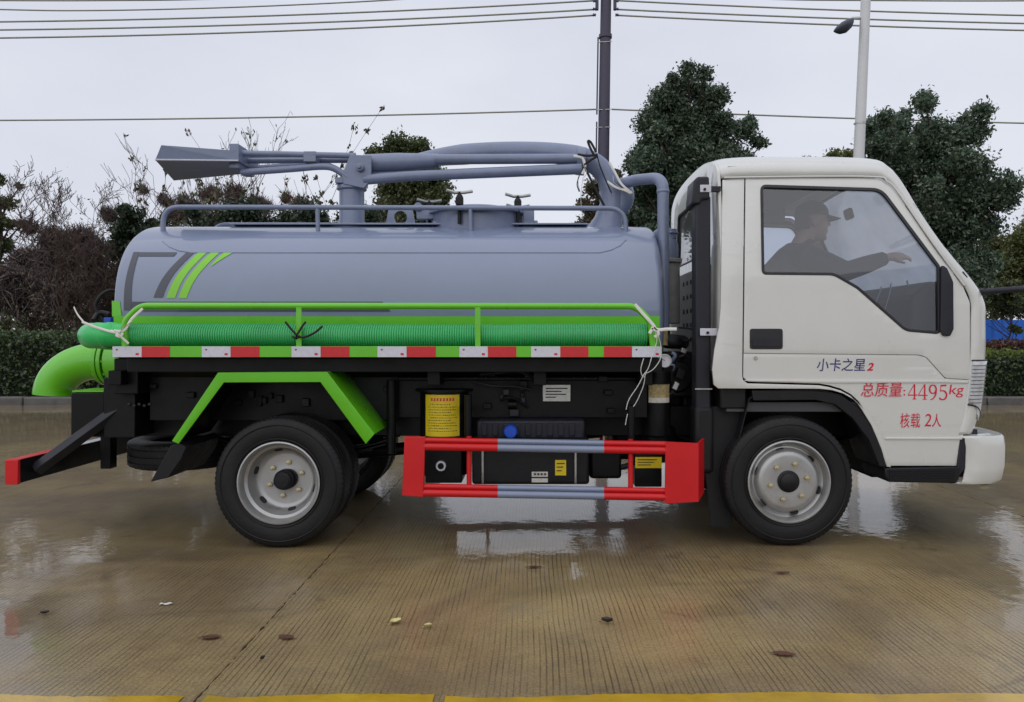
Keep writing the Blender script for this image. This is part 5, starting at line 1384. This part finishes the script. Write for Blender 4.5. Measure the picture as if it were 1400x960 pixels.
# snorkel behind the cab
sn = MB(); x0, x1 = B(951, 0, .12).x, B(972, 0, .12).x
sn.bb(x0, x1, .12, .24, B(0, 560, .12).z, B(0, 268, .12).z)
snk = tp(sn, 'air_intake', M['navyplastic'], bevel=.012, seg=3)
tp(MB().prism([(B(a, b, .1).x, B(a, b, .1).z) for a, b in [(946, 279), (949, 247), (954, 241), (970, 241), (971, 272), (960, 273), (958, 279)]], .10, .30), 'intake_head', M['navyplastic'], snk, bevel=.015, seg=3)
tp(MB().bb(x0 - .01, x1 + .02, .11, .26, .42, B(0, 555, .12).z), 'intake_boot', M['plastic'], snk, bevel=.03, seg=3)
for y_, xa, xb in ((258, 957, 972), (454, 957, 980)):
    q0 = B(xa, y_ + 5, .1); q1 = B(xb, y_ - 5, .1)
    tp(MB().bb(q0.x, q1.x, .092, .10, q0.z, q1.z), 'bracket', M['whitetape_sheen'], snk, bevel=.002)
    tp(MB().bb(q1.x - .005, q1.x + .06, .10, .14, (q0.z + q1.z) / 2 - .015, (q0.z + q1.z) / 2 + .015), 'bracket_arm', M['navyplastic' if y_ < 300 else 'white'], snk)
    c = B((xa + xb) / 2 - 1, y_ + 1, .09); tp(MB().lathe([(0, -.01), (.009, -.008), (.009, .002)], (c.x, .091, c.z), 'y', 6), 'bolt', M['plastic'], snk)
c = B(953, 532, .1); tp(MB().bb(x0 - .006, x1 + .004, .105, .115, c.z - .004, c.z + .004), 'clamp_band', M['steel'], snk)
# gear between tank and cab
tp(MB().cyl((.98, .85, 1.35), (.98, .85, 1.78), .07, n=24).cyl((.98, .85, 1.78), (.98, .85, 1.81), .085, n=24), 'filter_canister', M['greyback'], bevel=.006)
tp(MB().tube(crom([(.98, .85, 1.80), (.98, .85, 1.90), (.94, .87, 1.98), (.9, .9, 1.95)], 4), .06, 16), 'filter_elbow', M['boom'], smooth=60)
tp(MB().cyl((.98, .85, 1.95), (.98, .85, 2.02), .05, n=16).cyl((.98, .85, 1.985), (.98, .85, 2.0), .065, n=8), 'filter_cap', M['boom'], bevel=.004)
pump = tp(MB().bb(.82, 1.06, .42, .85, .86, 1.16).cyl((.94, .40, 1.0), (.94, .5, 1.0), .11, n=24), 'vacuum_pump', M['black'], bevel=.015)
tp(MB().tube(crom([(W(906, 0, .48)[0], .48, 1.30), (W(908, 0, .48)[0], .46, 1.235), (W(925, 0, .45)[0], .45, 1.225), (W(935, 0, .5)[0], .55, 1.22)], 4), .048, 16), 'rubber_elbow', M['plastic'], smooth=60)
tp(MB().tube(crom([B(928, 448, .4), B(945, 450, .35), B(951, 458, .33), B(940, 466, .38), B(930, 462, .4)], 5), .006, 6), 'cable', M['plastic'], smooth=60)
tp(MB().tube([B(904, 452, .43), B(904, 472, .43)], .045, 16), 'hose_clamp', M['tan'])
rs = random.Random(9)
for k in range(16):
    p = B(rs.uniform(905, 938), rs.uniform(475, 560), rs.uniform(.32, .5)); s = rs.uniform(.02, .055)
    if k % 2: tp(MB().box(tuple(p), (s, s * 1.3, s * rs.uniform(.8, 1.8)), Matrix.Rotation(rs.uniform(0, 1), 3, 'Y')), 'fitting', M[['black', 'steel', 'tan', 'plastic'][k % 4] if k < 8 else 'black'], pump, bevel=.004)
    else:
        q = p + Vector((rs.uniform(-.06, .06), rs.uniform(-.03, .03), rs.uniform(-.12, .05)))
        tp(MB().tube(crom([p, p.lerp(q, .5) + Vector((.03, -.02, .02)), q], 4), rs.uniform(.006, .014), 8), 'pipe', M['plastic' if k % 4 else 'boom'], pump, smooth=60)
gc = B(909, 493.5, .05); ga = MB().lathe([(0, -.006), (.034, -.006), (.037, -.012), (.040, -.010), (.040, .03)], (gc.x, .06, gc.z), 'y', 28); gg = tp(ga, 'pressure_gauge', M['whitetape_sheen'], smooth=35)
tp(MB().lathe([(.0365, -.014), (.041, -.012), (.041, .0)], (gc.x, .06, gc.z), 'y', 28), 'gauge_rim', M['rim'], gg, smooth=40)
tp(MB().tube([(gc.x, .052, gc.z), (gc.x - .018, .052, gc.z + .014)], .0015, 4), 'needle', M['ink'], gg)
cc = tp(MB().cyl((B(901, 0, .3).x, .36, .62), (B(901, 0, .3).x, .36, 1.04), .085, n=24), 'separator', M['black'], bevel=.01)
rows_ = [[(B(901, 0, .3).x + .087 * math.sin(a), .36 - .087 * math.cos(a), z) for a in np.linspace(-.85, .85, 9)] for z in (B(0, 551, .27).z, B(0, 526, .27).z)]
tp(MB().grid(rows_), 'paper_label', M['tan'], cc, smooth=60)
tp(MB().grid([[(p[0], p[1] - .0015, z) for p in rows_[0]] for z in (B(0, 551, .27).z, B(0, 544, .27).z)]), 'paper_label', M['paper'], cc, smooth=60)
mb = MB(); mb.lathe([(.0, .42), (.10, .44), (.13, .55), (.10, .66), (0, .70)], (B(905, 0, .4).x, .50, 0), 'z', 24); tp(mb, 'air_reservoir', M['black'], smooth=50)
tp(MB().prism([(B(a, b, .15).x, B(a, b, .15).z) for a, b in [(958, 560), (1030, 545), (1022, 560), (1003, 620), (1000, 720), (972, 720)]], .15, .17), 'front_mud_guard', M['plastic'])

# lettering on the door
def lettering(txt, px, py, h_px, w_px, m, shear=0.0, dy=-.0016, bold=0.0):
    cu = bpy.data.curves.new('lettering', 'FONT'); cu.body = txt; cu.shear = shear; cu.offset = bold; cu.extrude = 0.0; cu.resolution_u = 4
    ob = bpy.data.objects.new('tmp', cu); C.objects.link(ob)
    dg = bpy.context.evaluated_depsgraph_get(); dg.update(); me = bpy.data.meshes.new_from_object(ob.evaluated_get(dg))
    bpy.data.objects.remove(ob); bpy.data.curves.remove(cu)
    n = len(me.vertices); co = np.empty(n * 3, np.float32); me.vertices.foreach_get('co', co); co = co.reshape(-1, 3)
    mn, mx = co.min(0), co.max(0)
    out = np.empty_like(co)
    for i in range(n):
        ux = (co[i, 0] - mn[0]) / (mx[0] - mn[0]); uy = (co[i, 1] - mn[1]) / (mx[1] - mn[1])
        p = S(px + w_px * ux, py + h_px * (1 - uy)); out[i] = (p[0], p[1] + dy, p[2])
    me.vertices.foreach_set('co', out.ravel()); me.update(); me.name = 'lettering'
    o = tlink('lettering', me, m); return o
DL = .005 - .0018
lettering('小卡之星', 1117, 490, 17.5, 66, M['blueink'], .12, DL, .006)
lettering('2', 1185.5, 496, 11, 9.5, M['redink'], .3, DL, .03)
lettering('总质量', 1177, 522.5, 20, 57, M['redink'], .15, DL - .0035, .0)
lettering(':', 1235.5, 533, 8, 2.6, M['redink'], 0, DL, .01)
lettering('kg', 1298, 526, 17.5, 20.5, M['redink'], .12, DL, .0)
lettering('核', 1231, 565, 20, 13, M['redink'], .06, DL - .0012, .0)
lettering('载', 1245.5, 565, 20, 13, M['redink'], .06, DL - .0012, .0)
lettering('2', 1264, 566, 17, 9.5, M['redink'], .15, DL, .0)
lettering('人', 1274.5, 566, 18, 12.5, M['redink'], .05, DL, .006)
# the weight figures: strokes of a broad nib, with serifs
def nib(strokes, px, py, w, h, m, dy):
    mb = MB(); n = 0
    for st in strokes:
        for (x0, y0, w0), (x1, y1, w1) in zip(st[:-1], st[1:]):
            d = Vector((x1 - x0, y1 - y0)); d = d.normalized() if d.length > 0 else Vector((1, 0)); nr = Vector((-d.y, d.x)); e = d * .012
            q = [(x0 - e.x + nr.x * w0, y0 - e.y + nr.y * w0), (x0 - e.x - nr.x * w0, y0 - e.y - nr.y * w0), (x1 + e.x - nr.x * w1, y1 + e.y - nr.y * w1), (x1 + e.x + nr.x * w1, y1 + e.y + nr.y * w1)]
            n += 1; vs_ = []
            for a, b in q:
                p = S(px + a * w, py + (1 - b) * h); vs_.append((p[0], p[1] + dy - n * .00004, p[2]))
            mb.add(vs_, [(0, 1, 2, 3)])
    return tp(mb, 'lettering', m)
def arcs(cx, cy, rx, ry, a0, a1, wfun, n=14):
    return [(cx + rx * math.cos(R(a0 + (a1 - a0) * k / n)), cy + ry * math.sin(R(a0 + (a1 - a0) * k / n)), wfun(a0 + (a1 - a0) * k / n)) for k in range(n + 1)]
vw = lambda a: .028 + .052 * abs(math.cos(R(a)))
four = [[(.68, 1.0, .03), (.04, .30, .028)], [(.02, .28, .035), (.98, .28, .035)], [(.70, 1.0, .075), (.70, .0, .075)], [(.48, .015, .02), (.92, .015, .02)]]
nine = [arcs(.48, .70, .34, .28, 0, 360, vw, 20), [(.82, .70, .08), (.80, .45, .075), (.68, .22, .06), (.48, .06, .04), (.22, .0, .02)]]
five = [[(.26, .98, .03), (.20, .56, .03)], [(.24, .95, .055), (.80, .97, .055)], arcs(.42, .32, .42, .30, 110, -140, vw, 18)]
for i, gph in enumerate((four, four, nine, five)):
    nib(gph, 1241.5 + i * 14.0, 525.5 + i * .3, 13.2, 20.5, M['redink'], DL)

# ================================================================ green suction hose lying in the tray, ribbons
hz = W(0, 459, 0)[2]; YH = .005
hx0, hx1 = W(176, 0, YH)[0], W(884, 0, YH)[0]
hose = empty('suction_hose', ((hx0 + hx1) / 2, YH, hz)); tag(hose, 'bright green ribbed suction hose lying along the side tray of the tank', 'hose')
ho = Vector(hose.location)
pitch = .0142; n = int((hx1 - hx0) / pitch); pts = []; rr = []
for i in range(n):
    for t, r in ((0, .0645), (.2, .0645), (.34, .0705), (.8, .0705), (.94, .0645)):
        pts.append(Vector((hx0 + (i + t) * pitch, YH + .004 * math.sin(i * .05), hz + .003 * math.sin(i * .031 + 1))) - ho); rr.append(r)
def hose_mat():
    m = mat('ribbed_hose', (0.045, 0.43, 0.13, 1), 0.36, var=0.12, vscale=6, spec=0.5); return m
MB().tube(pts, rr, 24).build('ribbed_body', hose_mat(), hose, smooth=30)
# smooth wrapped end that bends round behind the tank
e = [Vector((hx0 + .02, YH, hz)), Vector((hx0 - .10, YH, hz + .002)), Vector((-2.52, .0, hz + .002)), Vector((-2.64, .06, hz)), Vector((-2.72, .19, hz)), Vector((-2.745, .36, hz - .01)), Vector((-2.75, .60, hz - .03))]
e = crom(e, 6); MB().tube([Vector(p) - ho for p in e], [.066 + .011 * min(1, i / 6) + .002 * math.sin(i * 1.3) for i in range(len(e))], 24).build('wrapped_end', M['hosefilm'], hose, smooth=60)
MB().tube([Vector((hx1 - .02, YH, hz)) - ho, Vector((hx1 + .03, YH, hz)) - ho], .066, 24).build('cuff', M['plastic'], hose, smooth=40)
def ribbon(name, label, strands, w, m, flat=.25, group=None, cat='ribbon', sub='strand'):
    c = Vector(strands[0][0]); r = empty(name, c); tag(r, label, cat, group)
    for s in strands:
        p = crom([Vector(q) - c for q in s], 5); MB().tube(p, w, 6, flat=flat).build(sub, m, r, smooth=60)
    return r
Yr = -.135
def Rb(px, py, y=Yr): return W(px, py, y)
ribbon('white_ribbon', 'white tie ribbon knotted round the rail and hose at the tank rear', [
    [Rb(156, 452), Rb(165, 453), Rb(172, 449), Rb(180, 436), Rb(195, 422)], [Rb(152, 452, -.08), Rb(160, 456), Rb(168, 463), Rb(176, 470)],
    [Rb(163, 459), Rb(166, 452), Rb(172, 446), Rb(180, 440)], [Rb(158, 458), Rb(164, 460), Rb(168, 455)], [Rb(101, 420, .25), Rb(106, 430, .22), Rb(114, 440, .18)], [Rb(112, 440, -.05), Rb(130, 447, -.07), Rb(150, 453, -.1), Rb(158, 454, -.12)]], .0075, M['ribbon'])
ribbon('white_ribbon', 'long white tie ribbon hanging from the hose end behind the cab', [
    [Rb(868, 416), Rb(880, 430), Rb(892, 443), Rb(896, 450)], [Rb(890, 449), Rb(900, 451), Rb(912, 450), Rb(925, 450)], [Rb(888, 456), Rb(894, 448), Rb(900, 456), Rb(895, 461)],
    [Rb(895, 452), Rb(898, 466), Rb(892, 485), Rb(886, 504), Rb(880, 512)], [Rb(897, 452), Rb(903, 470), Rb(903, 490), Rb(893, 505), Rb(882, 511)], [Rb(880, 490), Rb(876, 506), Rb(880, 516), Rb(884, 508)],
    [Rb(880, 512), Rb(872, 528), Rb(860, 546), Rb(856, 560)], [Rb(882, 510), Rb(880, 526), Rb(872, 546), Rb(866, 556)], [Rb(858, 566), Rb(856, 575), Rb(855, 581)]], .009, M['ribbon'])
ribbon('black_tie', 'black wire tie round the middle post of the hose rail', [
    [Rb(390, 440), Rb(398, 450), Rb(405, 458), Rb(405, 464)], [Rb(405, 460), Rb(412, 448), Rb(418, 440)], [Rb(404, 460), Rb(416, 461), Rb(430, 455), Rb(441, 446)], [Rb(400, 460), Rb(405, 463), Rb(410, 459)]], .0065, M['plastic'], .6, cat='tie')
Yb = .74
ribbon('white_ribbon', 'white tie ribbon wrapped round the boom end above the tank', [
    [W(784, 213, Yb), W(796, 216, Yb), W(800, 228, Yb), W(796, 238, Yb)], [W(795, 214, Yb), W(798, 226, Yb), W(802, 236, Yb), W(797, 244, Yb)], [W(833, 222, Yb), W(842, 238, Yb), W(850, 252, Yb), W(864, 264, Yb)],
    [W(830, 248, Yb), W(842, 256, Yb), W(854, 260, Yb), W(862, 264, Yb)], [W(838, 240, Yb), W(840, 250, Yb), W(850, 258, Yb)], [W(790, 244, Yb), W(791, 254, Yb), W(793, 262, Yb)], [W(797, 244, Yb), W(794, 270, Yb), W(797, 300, Yb)]], .008, M['ribbon'])
ribbon('black_strap', 'black straps looped round the boom end above the tank', [
    [W(812, 212, Yb), W(806, 200, Yb), W(804, 193, Yb), W(808, 195, Yb), W(815, 208, Yb)], [W(790, 211, Yb), W(802, 213, Yb), W(816, 212, Yb)], [W(816, 210, Yb), W(820, 226, Yb), W(828, 246, Yb), W(836, 264, Yb)],
    [W(799, 228, Yb), W(808, 246, Yb), W(818, 266, Yb), W(827, 283, Yb)], [W(816, 214, Yb), W(806, 220, Yb), W(798, 226, Yb)], [W(792, 240, Yb), W(789, 252, Yb), W(792, 262, Yb)]], .0085, M['plastic'], .5, cat='strap')

# ================================================================ person in the passenger seat
YP = .50
person = empty('person', (1.62, YP, 1.20)); tag(person, 'person in dark cap and navy jacket seated in the cab reaching forward', 'person')
po = Vector(person.location)
def Pp(px, py, y=YP): return Vector(W(px, py, y))
hd = Pp(1110, 303); nk = Pp(1094, 335); sh = Pp(1088, 352)
bd = MB()
def limb(mb, pts, rs): mb.tube([Vector(p) - po for p in pts], rs, 14)
def rball(mb, c, r): mb.ball(tuple(Vector(c) - po), r, 18, 12)
rball(bd, hd + Vector((.0, 0, .025)), (.098, .078, .115)); rball(bd, hd + Vector((.03, 0, -.045)), (.072, .064, .085))
limb(bd, [hd + Vector((.088, 0, .02)), hd + Vector((.112, 0, -.022)), hd + Vector((.092, 0, -.034))], [.010, .017, .012])
rball(bd, hd + Vector((.088, 0, -.066)), (.018, .03, .010)); rball(bd, hd + Vector((.07, 0, -.105)), (.03, .03, .026))
for s in (-1, 1):
    rball(bd, hd + Vector((-.012, s * .080, -.01)), (.022, .012, .034)); rball(bd, hd + Vector((.085, s * .033, .012)), (.014, .018, .012))
limb(bd, [hd + Vector((-.02, 0, -.06)), nk, sh], [.062, .06, .075])
hip = Vector((1.46, YP, 1.27)); torso = [sh, sh.lerp(hip, .35), sh.lerp(hip, .7), hip]
limb(bd, torso, [.10, .14, .13, .13])
sN, sF = sh + Vector((.0, -.17, -.015)), sh + Vector((.0, .17, -.015))
elN = Pp(1158, 371, YP - .2); wrN = Pp(1213, 352, YP - .14); 
limb(bd, [sh + Vector((0, -.05, -.01)), sN, sN.lerp(elN, .5), elN, elN.lerp(wrN, .5), wrN], [.075, .06, .052, .044, .04, .028])
elF = Vector((1.78, YP + .26, 1.50)); wrF = Vector((1.98, YP + .18, 1.42))
limb(bd, [sh + Vector((0, .05, -.01)), sF, sF.lerp(elF, .5), elF, elF.lerp(wrF, .5), wrF], [.075, .06, .052, .044, .04, .028])
def hand(w, fwd, lat):
    fwd = fwd.normalized(); lat = (lat - fwd * lat.dot(fwd)).normalized(); upv = fwd.cross(lat)
    if upv.z < 0: upv = -upv
    pc = w + fwd * .055
    for k in range(4):
        o_ = lat * (-.030 + .020 * k)
        limb(bd, [w + o_ * .6, pc + o_, w + fwd * .095 + o_], [.014, .015, .012])
        L = (.062, .075, .070, .055)[k]; b0 = w + fwd * .095 + o_
        limb(bd, [b0, b0 + fwd * L * .45 - upv * .004, b0 + fwd * L * .8 - upv * .016, b0 + fwd * L - upv * .032], [.0098, .009, .0082, .007])
    limb(bd, [w + fwd * .03 - lat * .028, w + fwd * .055 - lat * .055 - upv * .006, w + fwd * .092 - lat * .066 - upv * .012], [.013, .0105, .0085])
hand(wrN, Vector((1, .1, .10)), Vector((0, .8, .6))); hand(wrF, Vector((.9, -.1, -.35)), Vector((0, -1, 0)))
for s in (-1, 1):
    kn = Vector((1.94, YP + s * .13, 1.33)); an = Vector((2.12, YP + s * .13, .93))
    limb(bd, [hip + Vector((0, s * .08, 0)), kn, an], [.095, .068, .048]); limb(bd, [an, an + Vector((.10, 0, -.03)), an + Vector((.2, 0, -.035))], [.05, .045, .032])
bo = bd.build('body', M['skin'], person, smooth=180)
md = bo.modifiers.new('remesh', 'REMESH'); md.mode = 'VOXEL'; md.voxel_size = .0075; md.use_smooth_shade = True
md = bo.modifiers.new('smooth', 'SMOOTH'); md.factor = .5; md.iterations = 3
jk = MB()
limb(jk, [nk + Vector((-.005, 0, -.005)), sh, sh.lerp(hip, .35), sh.lerp(hip, .7), hip], [.075, .125, .17, .16, .155])
limb(jk, [sh + Vector((0, -.05, -.01)), sN, sN.lerp(elN, .5), elN, elN.lerp(wrN, .5), wrN.lerp(elN, .06)], [.10, .085, .078, .066, .058, .046])
limb(jk, [sh + Vector((0, .05, -.01)), sF, sF.lerp(elF, .5), elF, elF.lerp(wrF, .5), wrF.lerp(elF, .06)], [.10, .085, .078, .066, .058, .046])
limb(jk, [nk + Vector((.03, 0, -.03)), nk + Vector((0, 0, .01))], [.082, .078])
jo = jk.build('jacket', M['jacket'], person, smooth=180)
md = jo.modifiers.new('remesh', 'REMESH'); md.mode = 'VOXEL'; md.voxel_size = .012; md.use_smooth_shade = True
md = jo.modifiers.new('smooth', 'SMOOTH'); md.factor = .5; md.iterations = 4
tr_ = MB()
for s in (-1, 1):
    kn = Vector((1.94, YP + s * .13, 1.33)); an = Vector((2.12, YP + s * .13, .95)); limb(tr_, [hip + Vector((0, s * .08, 0)), kn, an], [.115, .085, .066])
tr_.build('trousers', M['jacket'], person, smooth=180)
cp = MB(); rows_ = []
for i in range(9):
    t = i / 8 * math.pi / 2
    rows_.append([tuple(hd - po + Vector((-.002 + .110 * math.cos(t) * math.cos(a), .090 * math.cos(t) * math.sin(a), .038 + .098 * math.sin(t) ** .8))) for a in [2 * math.pi * k / 24 for k in range(25)]])
cp.grid(rows_); rows_ = []
for d in (0, .3, .6, .85, 1.0):
    rows_.append([tuple(hd - po + Vector((.06 + .045 * math.cos(a) + d * .085 * math.cos(a * .8), .086 * math.sin(a) * (1 - .15 * d), .042 - .02 * d - .02 * math.sin(a) ** 2)) ) for a in np.linspace(-1.25, 1.25, 13)])
cp.grid(rows_); cp.build('cap', M['cap'], person, smooth=60, solid=.004)
mh = MB(); rows_ = []
for i in range(8):
    z = .035 - .09 * i / 7; rows_.append([tuple(hd - po + Vector((-.004 + .100 * math.cos(a), .082 * math.sin(a), z))) for a in np.linspace(math.pi * .62, math.pi * 1.38, 13)])
mh.grid(rows_); mh.build('hair', M['cap'], person, smooth=60, solid=.006)

# ================================================================ litter on the wet concrete
def gp(px, py):
    d = CAM_H * FPX / (py - VY); return Vector(((px - VX) * d / FPX, d - CAM_D, .006))
M['leafyellow'] = mat('yellow_leaf', (0.60, 0.53, 0.24, 1), .5, var=.35, vscale=60)
M['leafbrown'] = mat('brown_leaf', (0.10, 0.040, 0.022, 1), .5, var=.35, vscale=60)
M['leafdark'] = mat('dark_wet_leaf', (0.025, 0.018, 0.014, 1), .4, var=.35, vscale=60)
def fallen(name, label, px, py, L, w, ang, m, cat='leaf', curl=.012, seed=1, group=None, flatz=0.0):
    rs = random.Random(seed); rows_ = []
    for i in range(8):
        t = i / 7; hw = w * math.sin(math.pi * (.04 + .92 * t)) ** .8 * (1 - .25 * t) * rs.uniform(.88, 1.1)
        rows_.append([(L * (t - .5), hw * s, .002 + curl * (abs(s) ** 2) * (.4 + .6 * math.sin(t * 3)) + rs.uniform(0, .002) + curl * .5 * (2 * t - 1) ** 2) for s in (-1, -.5, 0, .5, 1)])
    mb = MB().grid(rows_); mb.tube([(-L * .5, 0, .003), (-L * .72, rs.uniform(-.004, .004), .004)], .0012, 5)
    o = mb.build(name, m, smooth=60); o.location = gp(px, py); o.location.z = .004; o.rotation_euler = (0, 0, ang); tag(o, label, cat, group)
fallen('fallen_leaf', 'larger pale yellow fallen leaf on the concrete', 541, 853, .055, .023, .7, M['leafyellow'], seed=2)
fallen('fallen_leaf', 'small pale yellow fallen leaf beside the larger yellow one', 585, 859, .034, .012, .2, M['leafyellow'], seed=3)
fallen('fallen_leaf', 'curled dark wet leaf lying alone on the concrete', 830, 853, .05, .014, -.3, M['leafdark'], seed=4, curl=.02)
fallen('fallen_leaf', 'reddish brown wet leaf left of the slab joint', 289, 873, .08, .026, .1, M['leafbrown'], seed=5, curl=.002)
fallen('fallen_leaf', 'reddish brown wet leaf right of the slab joint', 391, 873, .075, .024, 2.8, M['leafbrown'], seed=6, curl=.002)
fallen('fallen_leaf', 'brown wet leaf near the front of the side guard', 731, 777, .075, .02, .1, M['leafbrown'], seed=7, curl=.003)
fallen('fallen_leaf', 'brown leaf in front of the front wheel', 1070, 785, .08, .018, .05, M['leafbrown'], seed=8, curl=.004)
fallen('fallen_leaf', 'tiny dark leaf scrap near the white paper scrap', 61, 841, .035, .013, .4, M['leafdark'], seed=9)
fallen('fallen_leaf', 'large flat brown wet leaf near the yellow line', 1072, 896, .09, .022, -.2, M['leafbrown'], seed=10, curl=.002)
fallen('fallen_leaf', 'green leaf scrap under the bumper', 1346, 662, .1, .03, .4, M['leafyellow'], seed=12, curl=.03)
fallen('fallen_leaf', 'tiny dark leaf scrap close to the slab joint', 359, 904, .022, .008, 1.0, M['leafdark'], seed=13)
p = gp(227, 827); mb = MB(); mb.grid([[(-.027 + .0135 * i, -.011 + .011 * j, .003 * math.sin(i * 2 + j)) for i in range(5)] for j in range(3)])
o = mb.build('paper_scrap', M['paper']); o.location = p; o.rotation_euler = (0, 0, .1); tag(o, 'small white paper scrap on the wet concrete', 'litter')
